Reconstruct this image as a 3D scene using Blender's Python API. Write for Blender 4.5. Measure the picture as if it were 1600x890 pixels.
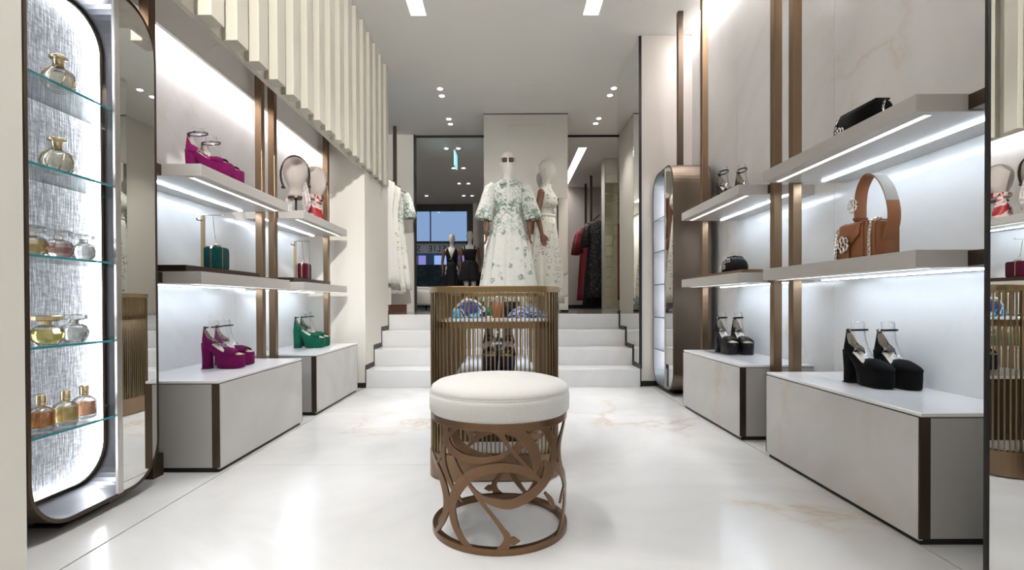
import bpy, bmesh, math, random
from mathutils import Vector, Matrix
random.seed(7)
for o in list(bpy.data.objects): bpy.data.objects.remove(o)
scene = bpy.context.scene
C = scene.collection
PI = math.pi
sin, cos = math.sin, math.cos

# ------------------------------------------------------------------ camera
cd = bpy.data.cameras.new('camera'); cam = bpy.data.objects.new('camera', cd); C.objects.link(cam)
cam.location = (0, 0, 0.77)
TILT, ROLL = math.radians(0.45), math.radians(0.2)
cam.rotation_mode = 'XYZ'
cam.matrix_world = Matrix.Translation((0, 0, .77)) @ Matrix.Rotation(PI/2 - TILT, 4, 'X') @ Matrix.Rotation(-ROLL, 4, 'Z')
cd.sensor_width = 36; cd.lens = 18; cd.shift_x = 7/1600; cd.shift_y = 33.3/1600
cd.clip_start = .05; cd.clip_end = 200
scene.camera = cam

# ------------------------------------------------------------------ world, exposure
w = bpy.data.worlds.new('dusk'); scene.world = w; w.use_nodes = True
w.node_tree.nodes['Background'].inputs[0].default_value = (.17, .25, .38, 1)
w.node_tree.nodes['Background'].inputs[1].default_value = 1.0
vs = scene.view_settings
vs.view_transform = 'Standard'; vs.look = 'None'; vs.gamma = 1; vs.exposure = 1.08
vs.use_curve_mapping = False

LED = 1.5
TROUGH_W = 5.6      # watts of each ceiling trough
SPOT_W = 17        # watts of each downlight

# ------------------------------------------------------------------ materials
MATS = {}
def mat(name, col=(.8,.8,.8), rough=.5, metal=0, emit=0, ecol=None, trans=0, ior=1.45, spec=.5, alpha=1, sheen=0, coat=0):
    m = bpy.data.materials.new(name); m.use_nodes = True
    b = m.node_tree.nodes['Principled BSDF']
    b.inputs['Base Color'].default_value = (*col, 1); b.inputs['Roughness'].default_value = rough
    b.inputs['Metallic'].default_value = metal; b.inputs['IOR'].default_value = ior
    b.inputs['Specular IOR Level'].default_value = spec
    b.inputs['Transmission Weight'].default_value = trans
    b.inputs['Alpha'].default_value = alpha
    if sheen: b.inputs['Sheen Weight'].default_value = sheen
    if coat: b.inputs['Coat Weight'].default_value = coat
    if emit:
        b.inputs['Emission Color'].default_value = (*(ecol or col), 1); b.inputs['Emission Strength'].default_value = emit
    MATS[name] = m
    return m
class NT:
    def __init__(s, m): s.t = m.node_tree; s.b = s.t.nodes['Principled BSDF']
    def n(s, typ, **kw):
        nd = s.t.nodes.new(typ)
        for k, v in kw.items():
            if k in nd.inputs.keys(): nd.inputs[k].default_value = v
            else: setattr(nd, k, v)
        return nd
    def l(s, a, b): s.t.links.new(a, b)
    def pos(s, scale=(1,1,1), obj=False, loc=(0,0,0)):
        mp = s.n('ShaderNodeMapping'); mp.inputs['Scale'].default_value = scale; mp.inputs['Location'].default_value = loc
        if obj: s.l(s.n('ShaderNodeTexCoord').outputs['Object'], mp.inputs[0])
        else: s.l(s.n('ShaderNodeNewGeometry').outputs['Position'], mp.inputs[0])
        return mp.outputs[0]
    def noise(s, vec, scale, detail=4, rough=.5, dist=0):
        n = s.n('ShaderNodeTexNoise'); n.inputs['Scale'].default_value = scale; n.inputs['Detail'].default_value = detail
        n.inputs['Roughness'].default_value = rough; n.inputs['Distortion'].default_value = dist
        s.l(vec, n.inputs['Vector']); return n.outputs['Fac']
    def ramp(s, fac, stops):
        r = s.n('ShaderNodeValToRGB'); e = r.color_ramp.elements
        while len(e) < len(stops): e.new(.5)
        for i, (p, c) in enumerate(stops):
            e[i].position = p; e[i].color = (*c, 1) if len(c) == 3 else c
        s.l(fac, r.inputs[0]); return r.outputs[0]
    def math(s, op, a, b=None, c=None):
        n = s.n('ShaderNodeMath'); n.operation = op
        for i, v in enumerate((a, b, c)):
            if v is None: continue
            if isinstance(v, (int, float)): n.inputs[i].default_value = v
            else: s.l(v, n.inputs[i])
        return n.outputs[0]
    def mix(s, fac, a, b):
        n = s.n('ShaderNodeMix'); n.data_type = 'RGBA'
        if isinstance(fac, (int, float)): n.inputs[0].default_value = fac
        else: s.l(fac, n.inputs[0])
        for i, v in ((6, a), (7, b)):
            if isinstance(v, tuple): n.inputs[i].default_value = (*v, 1)
            else: s.l(v, n.inputs[i])
        return n.outputs[2]
    def bump(s, h, strength=.2, dist=.01):
        n = s.n('ShaderNodeBump'); n.inputs['Strength'].default_value = strength; n.inputs['Distance'].default_value = dist
        s.l(h, n.inputs['Height']); s.l(n.outputs[0], s.b.inputs['Normal'])
    def color(s, c): s.l(c, s.b.inputs['Base Color'])

def marble(name, base, cloud, vein, rough, scale=1.0, veinw=.006, amount=.52, spec=.5, loc=(0,0,0)):
    m = mat(name, base, rough, spec=spec); t = NT(m)
    p = t.pos((scale,)*3, loc=loc)
    c1 = t.noise(p, .9, 6, .55, 1.2)
    col = t.mix(t.ramp(c1, [(.35,(0,0,0)),(.65,(1,1,1))]), cloud, base)
    n2 = t.noise(p, .62, 7, .58, .5)
    d = t.math('ABSOLUTE', t.math('SUBTRACT', n2, .5))
    v = t.ramp(d, [(0,(1,1,1)),(veinw,(.35,.35,.35)),(veinw*4,(0,0,0))])
    msk = t.ramp(t.noise(t.pos((scale,)*3, loc=(5.3,2.1,7.7)), .95, 3, .5), [(amount,(0,0,0)),(amount+.14,(1,1,1))])
    fac = t.math('MULTIPLY', t.math('MULTIPLY', v, msk), .58)
    t.color(t.mix(fac, col, vein))
    return m

M = {}
M['floor'] = marble('onyx_floor', (.73,.735,.735), (.585,.59,.59), (.50,.35,.20), .2, .9, .007, .44, loc=(2.2,.4,0))
M['onyx_wall'] = marble('onyx_wall', (.83,.825,.82), (.70,.695,.69), (.66,.53,.39), .2, 1.0, .006, .53, loc=(1.2,3.4,.3))
M['onyx_front'] = marble('onyx_front', (.62,.605,.585), (.52,.51,.495), (.52,.43,.32), .2, 1.1, .010, .5, loc=(4,1.3,2.6))
M['onyx_step'] = marble('onyx_step', (.77,.775,.78), (.67,.675,.68), (.60,.46,.30), .16, .9, .006, .55, loc=(3,2,5))
M['white_top'] = mat('white_top', (.84,.84,.85), .14)
M['shelf'] = mat('shelf_stone', (.47,.45,.425), .32)
M['plinth_side'] = mat('plinth_stone', (.41,.40,.385), .35)
M['cream'] = mat('cream_plaster', (.72,.695,.63), .6)
M['fin'] = mat('cream_fin', (.50,.475,.405), .55)
M['ceil'] = mat('ceiling_paint', (.84,.825,.79), .75)
M['rose'] = mat('rose_plaster', (.73,.675,.63), .6)
M['grey_wall'] = mat('grey_plaster', (.56,.51,.47), .6)
M['black'] = mat('black_trim', (.012,.011,.01), .45)
M['seam'] = mat('joint', (.42,.41,.38), .6)
M['mirror'] = mat('mirror', (.86,.87,.86), .0, 1)
M['mirror_bronze'] = mat('column_mirror', (.90,.885,.85), .0, 1)
def metal(name, col, rough, streak=.06, sc=(60,60,2)):
    m = mat(name, col, rough, 1); t = NT(m)
    n = t.noise(t.pos(sc), 1, 3)
    r = t.math('MULTIPLY_ADD', n, streak*2, rough-streak); t.l(r, t.b.inputs['Roughness'])
    n2 = t.noise(t.pos((3,3,1.5)), 1, 3)
    t.color(t.mix(n2, tuple(c*.8 for c in col), tuple(min(1,c*1.2) for c in col)))
    return m
M['bronze'] = metal('brushed_bronze', (.26,.175,.11), .34)
M['bronze_gold'] = metal('golden_bronze', (.30,.21,.115), .32)
M['bronze_dark'] = metal('dark_bronze', (.105,.078,.058), .4)
M['copper'] = metal('copper_bronze', (.215,.13,.08), .3)
M['cab_side'] = metal('cabinet_bronze', (.20,.155,.12), .42)
M['nickel'] = metal('brushed_nickel', (.62,.60,.57), .3)
M['gunmetal'] = metal('gunmetal', (.36,.36,.38), .32)
M['gold'] = metal('pale_gold', (.72,.58,.36), .25)
M['silver'] = mat('crystal_silver', (.85,.83,.80), .12, 1)
M['led'] = mat('led_white', (1,1,1), .5, emit=11*LED, ecol=(.74,.86,1))
M['led_warm'] = mat('led_warm', (1,.95,.88), .5, emit=.42*LED, ecol=(1,.95,.9))
M['led_cab'] = mat('led_cabinet', (1,1,1), .5, emit=4.6*LED, ecol=(.93,.96,1))
M['led_cove'] = mat('led_cove', (1,1,1), .5, emit=8*LED, ecol=(1,.95,.985))
M['led_cove_right'] = mat('led_cove_right', (1,1,1), .5, emit=24*LED, ecol=(1,.97,.98))
M['lamp'] = mat('lamp_white', (1,1,1), .5, emit=9, ecol=(1,.97,.93))
M['lamp_body'] = mat('lamp_body', (.8,.8,.8), .4)
M['trough'] = mat('trough_white', (.9,.88,.86), .5, emit=.9, ecol=(1,.95,.93))
def glassy(name, tint, gloss=.12, rough=.02, k=.7):
    m = bpy.data.materials.new(name); m.use_nodes = True; nt = m.node_tree; nt.nodes.clear()
    o = nt.nodes.new('ShaderNodeOutputMaterial'); mx = nt.nodes.new('ShaderNodeMixShader')
    tr = nt.nodes.new('ShaderNodeBsdfTransparent'); tr.inputs[0].default_value = (*tint, 1)
    gl = nt.nodes.new('ShaderNodeBsdfGlossy'); gl.inputs['Roughness'].default_value = rough
    fr = nt.nodes.new('ShaderNodeLayerWeight'); fr.inputs[0].default_value = .25
    ma = nt.nodes.new('ShaderNodeMath'); ma.operation = 'MULTIPLY_ADD'; ma.inputs[1].default_value = k; ma.inputs[2].default_value = gloss*.4
    nt.links.new(fr.outputs['Fresnel'], ma.inputs[0]); nt.links.new(ma.outputs[0], mx.inputs[0])
    nt.links.new(tr.outputs[0], mx.inputs[1]); nt.links.new(gl.outputs[0], mx.inputs[2]); nt.links.new(mx.outputs[0], o.inputs[0])
    return m
M['glass'] = glassy('clear_glass', (.93,.97,.965))
M['glass_edge'] = mat('glass_edge', (.05,.30,.34), .1, trans=.3)
M['acrylic'] = glassy('clear_acrylic', (.985,.99,.995), .04, k=.3)
M['pane'] = glassy('window_glass', (.85,.88,.92), .1)
M['bottle'] = glassy('bottle_glass', (.93,.94,.93), .3)

def suede(name, col, var=.25):
    m = mat(name, col, .9, sheen=.04, spec=.15); t = NT(m)
    n = t.noise(t.pos((1,1,1)), 60, 4)
    t.color(t.mix(n, tuple(c*(1-var) for c in col), tuple(min(1,c*(1+var)) for c in col)))
    return m
M['purple'] = suede('magenta_suede', (.145,.006,.07)); M['green'] = suede('green_suede', (.006,.085,.05))
M['blacksuede'] = suede('black_suede', (.003,.003,.0035)); M['blacksatin'] = mat('black_satin', (.004,.004,.005), .3, spec=.35)
M['teal'] = suede('teal_velvet', (.003,.058,.06), .5); M['maroon'] = suede('maroon_velvet', (.075,.004,.02), .4)
M['strapdark'] = mat('dark_strap', (.03,.008,.02), .4)
M['insole'] = mat('cream_insole', (.78,.70,.62), .5); M['lining'] = mat('taupe_lining', (.40,.33,.25), .5)
M['goldleather'] = mat('gold_leather', (.66,.56,.38), .35, .4)
M['tan'] = mat('tan_leather', (.30,.115,.045), .42); M['tandark'] = mat('tan_edge', (.16,.055,.025), .5)
M['straplining'] = mat('strap_lining', (.40,.38,.34), .6)
def fabric(name, col, sc=900, var=.12, rough=.9, bump=.15):
    m = mat(name, col, rough, sheen=.2); t = NT(m)
    n = t.noise(t.pos((1,1,.6)), sc*.35, 3, .7)
    t.color(t.mix(n, tuple(c*(1-var) for c in col), tuple(min(1,c*(1+var)) for c in col)))
    t.bump(n, bump, .002); return m
M['boucle'] = fabric('cream_linen', (.68,.67,.645), var=.2, bump=.3)
M['head'] = fabric('linen_head', (.50,.445,.41), 700, .06, .75, .08)
M['mannequin'] = mat('mannequin_white', (.80,.78,.73), .4)
M['wood'] = mat('wood_arm', (.24,.115,.07), .45)
M['woodbox'] = mat('walnut_box', (.17,.06,.03), .4)
M['blackcloth'] = mat('black_cloth', (.008,.007,.009), .8)
M['redcloth'] = mat('red_cloth', (.22,.006,.015), .7, sheen=.3)
M['navy'] = mat('navy', (.01,.012,.07), .45)
M['whitecloth'] = mat('white_cloth', (.80,.79,.74), .8)

def floral(name):
    m = mat(name, (.82,.82,.77), .8, sheen=.15); t = NT(m)
    # green pattern, dense at collar, waist and cuffs (attribute 'dense'), sparse motifs elsewhere
    p = t.pos((1,1,1), True)
    a = t.n('ShaderNodeAttribute'); a.attribute_name = 'dense'
    v = t.n('ShaderNodeTexVoronoi'); v.inputs['Scale'].default_value = 9; t.l(p, v.inputs['Vector'])
    wob = t.noise(p, 38, 3, .6)
    d = t.math('MULTIPLY_ADD', wob, .5, v.outputs['Distance'])
    mot = t.ramp(d, [(.50,(1,1,1)),(.58,(0,0,0))])
    fine = t.ramp(t.noise(p, 34, 4, .65), [(.48,(0,0,0)),(.53,(1,1,1))])
    mot2 = t.math('MULTIPLY', mot, t.ramp(t.noise(p, 60, 2), [(.42,(0,0,0)),(.52,(1,1,1))]))
    # dense bands
    fac = t.math('MULTIPLY_ADD', fine, a.outputs['Fac'], t.math('MULTIPLY', mot2, .95))
    fac = t.math('MINIMUM', fac, .85)
    gr = t.mix(t.noise(p, 25, 2), (.03,.20,.10), (.16,.26,.21))
    t.color(t.mix(fac, (.82,.82,.78), gr)); return m
M['floral'] = floral('green_floral_cotton')
def lace(name):
    m = mat(name, (.80,.79,.72), .85); t = NT(m); p = t.pos((1,1,1), True)
    v = t.n('ShaderNodeTexVoronoi'); v.inputs['Scale'].default_value = 12; v.inputs['Randomness'].default_value = .25; t.l(p, v.inputs['Vector'])
    ring = t.ramp(v.outputs['Distance'], [(.20,(0,0,0)),(.27,(1,1,1)),(.36,(1,1,1)),(.42,(0,0,0))])
    v2 = t.n('ShaderNodeTexVoronoi'); v2.inputs['Scale'].default_value = 58; t.l(p, v2.inputs['Vector'])
    hole = t.math('MULTIPLY', ring, t.ramp(v2.outputs['Distance'], [(.35,(1,1,1)),(.5,(0,0,0))]))
    t.color(t.mix(hole, (.80,.79,.72), (.20,.18,.14))); t.bump(hole, .5, -.004); return m
M['lace'] = lace('white_lace')
def sparkle(name):
    m = mat(name, (.012,.010,.012), .6); t = NT(m)
    v = t.n('ShaderNodeTexVoronoi'); v.inputs['Scale'].default_value = 45; t.l(t.pos((1,1,1), True), v.inputs['Vector'])
    t.color(t.mix(t.ramp(v.outputs['Distance'], [(.12,(1,1,1)),(.2,(0,0,0))]), (.012,.01,.012), (.7,.68,.66))); return m
M['sparkle'] = sparkle('beaded_black')
def silk(name, a, b, c, sc=14):
    m = mat(name, a, .45); t = NT(m); p = t.pos((1,1,1), True)
    n = t.noise(p, sc, 2, .5, 2.5); t.color(t.ramp(n, [(.36,a),(.44,b),(.52,c),(.58,a)])); 
    for e in m.node_tree.nodes:
        if e.bl_idname == 'ShaderNodeValToRGB': e.color_ramp.interpolation = 'CONSTANT'
    return m
M['silkblue'] = silk('blue_silk', (.02,.03,.16), (.10,.45,.72), (.75,.78,.80), 6)
M['silknavy'] = silk('navy_print_silk', (.02,.03,.18), (.45,.47,.55), (.03,.20,.30), 14)
M['silkgrey'] = silk('grey_stripe_silk', (.36,.31,.31), (.58,.53,.52), (.42,.37,.36), 6)
M['silkred'] = silk('red_white_silk', (.32,.008,.012), (.62,.50,.47), (.46,.40,.38), 5)
m = mat('textured_silver', (.50,.51,.54), .38, .75); t = NT(m); M['silverpanel'] = m
n1 = t.noise(t.pos((1, 130, 9)), 1.6, 4, .7); n2 = t.noise(t.pos((1,25,70)), 1.2, 3, .6)
h = t.math('MULTIPLY_ADD', n1, .75, t.math('MULTIPLY', n2, .35))
t.color(t.ramp(h, [(.38,(.15,.155,.17)),(.55,(.33,.34,.36)),(.72,(.75,.77,.8))])); t.bump(h, .5, .006)
m = mat('street_hedge', (.012,.02,.018), .9); t = NT(m); M['hedge'] = m
n = t.noise(t.pos((1,1,1)), 9, 5, .8); t.color(t.ramp(n, [(.45,(.006,.010,.010)),(.62,(.05,.07,.06)),(.75,(.35,.37,.36))]))
M['street'] = mat('street_paving', (.10,.10,.12), .8)
M['facade'] = mat('dusk_facade', (.10,.11,.16), .8)
M['lilac'] = mat('lilac_window', (.3,.25,.5), .4, emit=.35, ecol=(.42,.34,.75))
M['bluewin'] = mat('blue_window', (.3,.4,.6), .3, emit=.4, ecol=(.45,.6,.95))
M['signgrey'] = mat('sign_band', (.85,.85,.84), .6); M['letters'] = mat('sign_letters', (.02,.02,.022), .5)
M['exit'] = mat('exit_panel', (.5,.9,.95), .3, emit=.4, ecol=(.35,.85,1))
M['floor_up'] = mat('landing_floor', (.20,.185,.17), .12)

# ------------------------------------------------------------------ mesh helpers
def link(name, bm, m=None, parent=None, smooth=False, bevel=0, solid=0, subsurf=0):
    bmesh.ops.recalc_face_normals(bm, faces=bm.faces)
    me = bpy.data.meshes.new(name); bm.to_mesh(me); bm.free()
    return linkme(name, me, m, parent, smooth, bevel, solid, subsurf)
def linkme(name, me, m=None, parent=None, smooth=False, bevel=0, solid=0, subsurf=0):
    if smooth:
        for p in me.polygons: p.use_smooth = True
    o = bpy.data.objects.new(name, me); C.objects.link(o)
    if m is not None and not me.materials: me.materials.append(M[m] if isinstance(m, str) else m)
    if parent: o.parent = parent
    if solid: md = o.modifiers.new('solid', 'SOLIDIFY'); md.thickness = solid; md.offset = 0
    if bevel: md = o.modifiers.new('bevel', 'BEVEL'); md.width = bevel; md.segments = 2; md.limit_method = 'ANGLE'
    if subsurf: md = o.modifiers.new('sub', 'SUBSURF'); md.levels = subsurf; md.render_levels = subsurf
    return o
def tag(o, label, cat, group=None, kind=None):
    o['label'] = label; o['category'] = cat
    if group: o['group'] = group
    if kind: o['kind'] = kind
    return o
def thing(name, label, cat, loc=(0,0,0), rotz=0, group=None):
    o = bpy.data.objects.new(name, None); o.empty_display_size = .05; C.objects.link(o)
    o.location = loc; o.rotation_euler = (0, 0, rotz); return tag(o, label, cat, group)
def struct(name, bm, m, label=None, parent=None, **kw):
    o = link(name, bm, m, parent, **kw)
    if not parent: o['kind'] = 'structure'; o['label'] = label or name.replace('_', ' '); o['category'] = name.split('_')[0]
    return o
def copytree(o, parent=None):
    c = o.copy(); C.objects.link(c); c.parent = parent
    for ch in list(o.children): copytree(ch, c)
    return c
def bx(bm, x0, x1, y0, y1, z0, z1, mtx=None):
    vs_ = [(x,y,z) for z in (z0,z1) for y in (y0,y1) for x in (x0,x1)]
    v = [bm.verts.new(mtx @ Vector(p) if mtx else p) for p in vs_]
    for f in ((0,2,3,1),(4,5,7,6),(0,1,5,4),(2,6,7,3),(0,4,6,2),(1,3,7,5)): bm.faces.new([v[i] for i in f])
    return bm
def box(*a): return bx(bmesh.new(), *a)
def loft(bm, rings, cap0=True, cap1=True, closed=True):
    R = [[bm.verts.new(p) for p in r] for r in rings]
    n = len(R[0])
    for a, b in zip(R, R[1:]):
        for i in range(n if closed else n-1):
            j = (i+1) % n
            try: bm.faces.new((a[i], a[j], b[j], b[i]))
            except ValueError: pass
    if cap0: bm.faces.new(R[0][::-1])
    if cap1: bm.faces.new(R[-1])
    return R
def ering(cx, cy, z, rx, ry, n=24, amp=0, nf=0, ph=0, rot=0):
    out = []
    for i in range(n):
        a = 2*PI*i/n; k = 1 + (amp*sin(nf*a+ph) + amp*.5*sin((nf*2-3)*a+ph*2.3) if amp else 0)
        x, y = rx*k*cos(a), ry*k*sin(a)
        out.append((cx + x*cos(rot)-y*sin(rot), cy + x*sin(rot)+y*cos(rot), z))
    return out
def lathe(bm, prof, cx=0, cy=0, n=24, cap0=True, cap1=True, z0=0):
    return loft(bm, [ering(cx, cy, z0+z, max(r,1e-4), max(r,1e-4), n) for r, z in prof], cap0, cap1)
def tube(bm, pts, rad, n=8, cap=True, flat=None, up=None):
    """swept tube; rad number or list; flat=(w,h) sweeps a flat band"""
    pts = [Vector(p) for p in pts]; rings = []
    prev = None
    for i, p in enumerate(pts):
        t_ = (pts[min(i+1,len(pts)-1)] - pts[max(i-1,0)]).normalized()
        if up is not None: nrm = Vector(up) - t_*t_.dot(Vector(up))
        elif prev is None:
            nrm = Vector((0,0,1)) - t_*t_.z
            if nrm.length < .1: nrm = Vector((1,0,0)) - t_*t_.x
        else: nrm = prev - t_*prev.dot(t_)
        nrm.normalize(); prev = nrm; bn = t_.cross(nrm)
        if flat:
            a, b = flat; rings.append([p+nrm*a/2+bn*b/2, p-nrm*a/2+bn*b/2, p-nrm*a/2-bn*b/2, p+nrm*a/2-bn*b/2])
        else:
            r = rad[i] if isinstance(rad, (list, tuple)) else rad
            rings.append([p + (nrm*cos(2*PI*k/n)+bn*sin(2*PI*k/n))*r for k in range(n)])
    loft(bm, rings, cap, cap); return bm
def cyl(bm, x, y, z0, z1, r, n=20, r1=None):
    return lathe(bm, [(r, z0), (r if r1 is None else r1, z1)], x, y, n)
def rrect(u0, u1, v0, v1, R, n=8):
    out = []
    for cu, cv, a0 in ((u1-R, v1-R, 0), (u0+R, v1-R, 90), (u0+R, v0+R, 180), (u1-R, v0+R, 270)):
        for i in range(n+1):
            a = math.radians(a0 + 90*i/n); out.append((cu+R*cos(a), cv+R*sin(a)))
    return out
def ringext(bm, outer, inner, f, a, b):
    """closed band between two outlines, extruded from a to b; f(u,v,d)->xyz"""
    loft(bm, [[f(u,v,a) for u,v in outer], [f(u,v,b) for u,v in outer], [f(u,v,b) for u,v in inner], [f(u,v,a) for u,v in inner], [f(u,v,a) for u,v in outer]], False, False)
    bmesh.ops.remove_doubles(bm, verts=bm.verts, dist=1e-6); return bm
def polyext(bm, poly, f, a, b):
    loft(bm, [[f(u,v,a) for u,v in poly], [f(u,v,b) for u,v in poly]]); return bm
def catmull(pts, k=8):
    P = [Vector(p) for p in pts]; P = [P[0]*2-P[1]] + P + [P[-1]*2-P[-2]]; out = []
    for i in range(1, len(P)-2):
        for j in range(k):
            t_ = j/k
            out.append(.5*((2*P[i]) + (P[i+1]-P[i-1])*t_ + (2*P[i-1]-5*P[i]+4*P[i+1]-P[i+2])*t_**2 + (3*P[i]-P[i-1]-3*P[i+1]+P[i+2])*t_**3))
    out.append(P[-2]); return out
def area(name, loc, sx, sy, watts, col=(1,.95,.9), parent=None, rot=(0,0,0)):
    l = bpy.data.lights.new(name, 'AREA'); l.shape = 'RECTANGLE'; l.size = sx; l.size_y = sy; l.energy = watts; l.color = col
    o = bpy.data.objects.new(name, l); C.objects.link(o); o.location = loc; o.rotation_euler = rot
    if parent: o.parent = parent
    return o

# ------------------------------------------------------------------ dimensions (metres; x right, y depth, z up)
ZC = 3.205                    # ceiling
XL, XR = -1.80, 1.70          # display walls
ZL = .64                      # landing
YS = 4.64                     # first riser
SX0, SX1 = -1.29, 1.21        # stair flanks
YF = -2.2                     # shop front behind the camera

# ------------------------------------------------------------------ setting: floor
b = box(-2.6, 2.4, YF, YS+.1, -.06, -.006); fl = struct('floor', b, 'seam', 'polished white onyx slab floor of the sales room')
ys = [YF, -.93, .19, 1.31, 2.43, 3.55, YS+.02]
for y0, y1 in zip(ys, ys[1:]):
    for x0, x1 in ((-2.6,-1.302), (-1.298,1.298), (1.302,2.4)):
        link('slab', box(x0+.0012, x1-.0012, y0+.0012, y1-.0012, -.03, 0), 'floor', fl, bevel=.001)
# stairs
st = thing('staircase', 'four white onyx steps rising behind the slatted counter', 'stairs', (0, YS, 0))
for k in range(4):
    y0 = k*.30; d = .31 if k < 3 else .10
    link('step', box(SX0+.001, SX1-.001, y0+.001*k, y0+d, .16*k, .16*(k+1)), 'onyx_step', st, bevel=.003)
b = box(-3.2, 3.6, YS+.999, 13.2, .30, ZL); struct('floor_landing', b, 'floor_up', 'dark polished floor of the raised back room')
# ceiling with cut-outs
TR = [(-.81,-.68), (.65,.78)]; TRY = [(2.95,4.37), (.7,2.12), (-1.6,-.2)]
BTR = (1.13, 1.26, 8.1, 10.9)
def holed(bm, xs, ys_, hole, z):
    for x0, x1 in zip(xs, xs[1:]):
        for y0, y1 in zip(ys_, ys_[1:]):
            if not hole((x0+x1)/2, (y0+y1)/2): bx(bm, x0, x1, y0, y1, z, z+.02)
xs = [-3.2,-1.30,-.81,-.68,.65,.78,1.13,1.26,1.62,1.70,3.6]; yy = sorted([YF]+[v for p in TRY for v in p]+[1.24,4.66,8.1,10.9,13.2])
def hole(x, y):
    if any(a<x<b_ for a,b_ in TR) and any(c<y<d for c,d in TRY) and (x < 0 or y > 2.9): return True
    if 1.13<x<1.26 and 8.1<y<10.9: return True
    return 1.62<x<1.70 and 1.24<y<4.66
b = bmesh.new(); holed(b, xs, yy, hole, ZC); bmesh.ops.remove_doubles(b, verts=b.verts, dist=1e-5)
struct('ceiling', b, 'ceil', 'smooth warm white ceiling')
tag(link('ceiling_hatch', box(.02,.48,5.73,6.20,ZC-.004,ZC+.003), 'ceil', None, bevel=.002), 'flush square access hatch in the ceiling before the mirrored column', 'hatch')

# walls
struct('wall_left', box(XL-.1, XL, 1.24, YS+.12, 0, ZC+.2), 'seam', 'onyx clad display wall on the left'); wl = bpy.data.objects['wall_left']
for y0, y1 in ((1.24,2.28),(2.28,3.38),(3.38,YS)):
    link('panel', box(XL-.02, XL+.004, y0+.0012, y1-.0012, 0, 2.62), 'onyx_wall', wl)
struct('wall_right', box(XR, XR+.1, 1.24, 4.9, 0, ZC+.3), 'seam', 'onyx clad display wall on the right'); wr = bpy.data.objects['wall_right']
for y0, y1 in ((1.24,2.66),(2.66,3.78),(3.78,4.72)):
    link('panel', box(XR-.004, XR+.02, y0+.0012, y1-.0012, 0, ZC+.28), 'onyx_wall', wr)
# end wall and stair flank on the left, below the bulkhead
b = bmesh.new(); bx(b, -1.333, SX0, YS, YS+.14, 0, 1.975); bx(b, -1.333, SX0, YS+.14, 5.54, 0, 1.975)
struct('wall_left_stair', b, 'cream', 'cream plaster wall flanking the stairs on the left')
struct('wall_left_end', box(-3.2, -1.3335, YS, YS+.14, 0, 2.4), 'cream', 'cream end wall of the left shelf recess')
# right end wall beside the stair mirror
struct('wall_right_stair', box(SX1+.012, 2.06, 4.70, 4.84, 0, ZC+.3), 'rose', 'pinkish plaster wall right of the stairs')
b = box(SX1+.021, SX1+.14, 4.845, 5.62, 0, ZC); struct('wall_right_flank', b, 'grey_wall', 'wall carrying the stair mirror')
mr = tag(link('stair_mirror', box(SX1, SX1+.02, 4.702, 5.62, 0, ZC-.01), 'mirror'), 'tall mirror lining the right flank of the stairs', 'mirror')
link('edge_trim', box(SX1-.003, SX1+.021, 4.690, 4.702, .16, ZC-.01), 'black', mr)
# stepped skirtings
b = bmesh.new()
for k in range(4):
    bx(b, SX0, SX0+.006, YS+.3*k-.012, YS+.3*k, .16*k if k==0 else .16*k, .16*(k+1)+.045)
    if k < 3: bx(b, SX0, SX0+.006, YS+.3*k, YS+.3*(k+1), .16*(k+1), .16*(k+1)+.045)
struct('baseboard_left', b, 'black', 'black stepped skirting along the left of the stairs')
b = bmesh.new()
for k in range(4):
    bx(b, SX1-.008, SX1-.001, YS+.3*k-.012, YS+.3*k, .16*k+(.0 if k else 0), .16*(k+1)+.04)
    if k < 3: bx(b, SX1-.008, SX1-.001, YS+.3*k, YS+.3*(k+1), .16*(k+1), .16*(k+1)+.04)
bx(b, SX1-.008, SX1-.001, YS+.9, 5.62, ZL, ZL+.03)
struct('baseboard_right', b, 'black', 'black stepped skirting along the right of the stairs')
b = bmesh.new(); bx(b, SX1+.014, 1.40, 4.69, 4.70, 0, .045); bx(b, -1.40, SX0, YS-.01, YS, 0, .045); struct('baseboard_end', b, 'black', 'black skirting at the foot of the end walls')
# near walls beside the camera
struct('wall_left_near', box(-2.0, -1.17, YF, 1.24, 0, ZC), 'cream', 'plain cream wall at the left edge')
struct('wall_right_near', box(1.20, 2.0, YF, 1.235, 0, ZC), 'cream', 'cream wall behind the near right mirror')
nm = tag(link('wall_mirror', box(1.17, 1.195, -.6, 1.245, .03, ZC-.01), 'mirror'), 'full height mirror at the right edge reflecting the counter', 'mirror')
link('edge_trim', box(1.166, 1.20, 1.245, 1.253, .0, ZC-.01), 'black', nm)
struct('wall_front', box(-2.0, 2.0, YF-.12, YF, 0, ZC), 'cream', 'cream wall of the shop front behind the viewer')
# bulkhead with fins on the left
bk = thing('slatted_bulkhead', 'cream bulkhead with a row of vertical fins above the left shelves', 'bulkhead', (-1.31, 1.24, 1.975))
link('fascia', box(-.02, .005, 0, 4.30, 0, ZC-1.975), 'fin', bk)
fin = None
for k in range(22):
    y = .91 - .206*4 + .206*k
    if y + .1 > 4.30: break
    if fin is None: fin = link('fin', box(0, .07, 0, .102, 0, ZC-1.975-.001), 'fin', bk, bevel=.002); f = fin
    else: f = fin.copy(); C.objects.link(f); f.parent = bk
    f.location = (.0055, y, .0)
b = box(XL, -1.312, 1.24, YS, 2.25, 2.28)
struct('ceiling_recess', box(-1.639, -1.332, 1.24, YS-.001, 2.30, 2.33), 'ceil', 'lowered ceiling of the left shelf recess')
struct('trim_valance', box(-1.66, -1.64, 1.24, YS-.001, 2.09, 2.33), 'ceil', 'white valance board hiding the left cove light')
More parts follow.
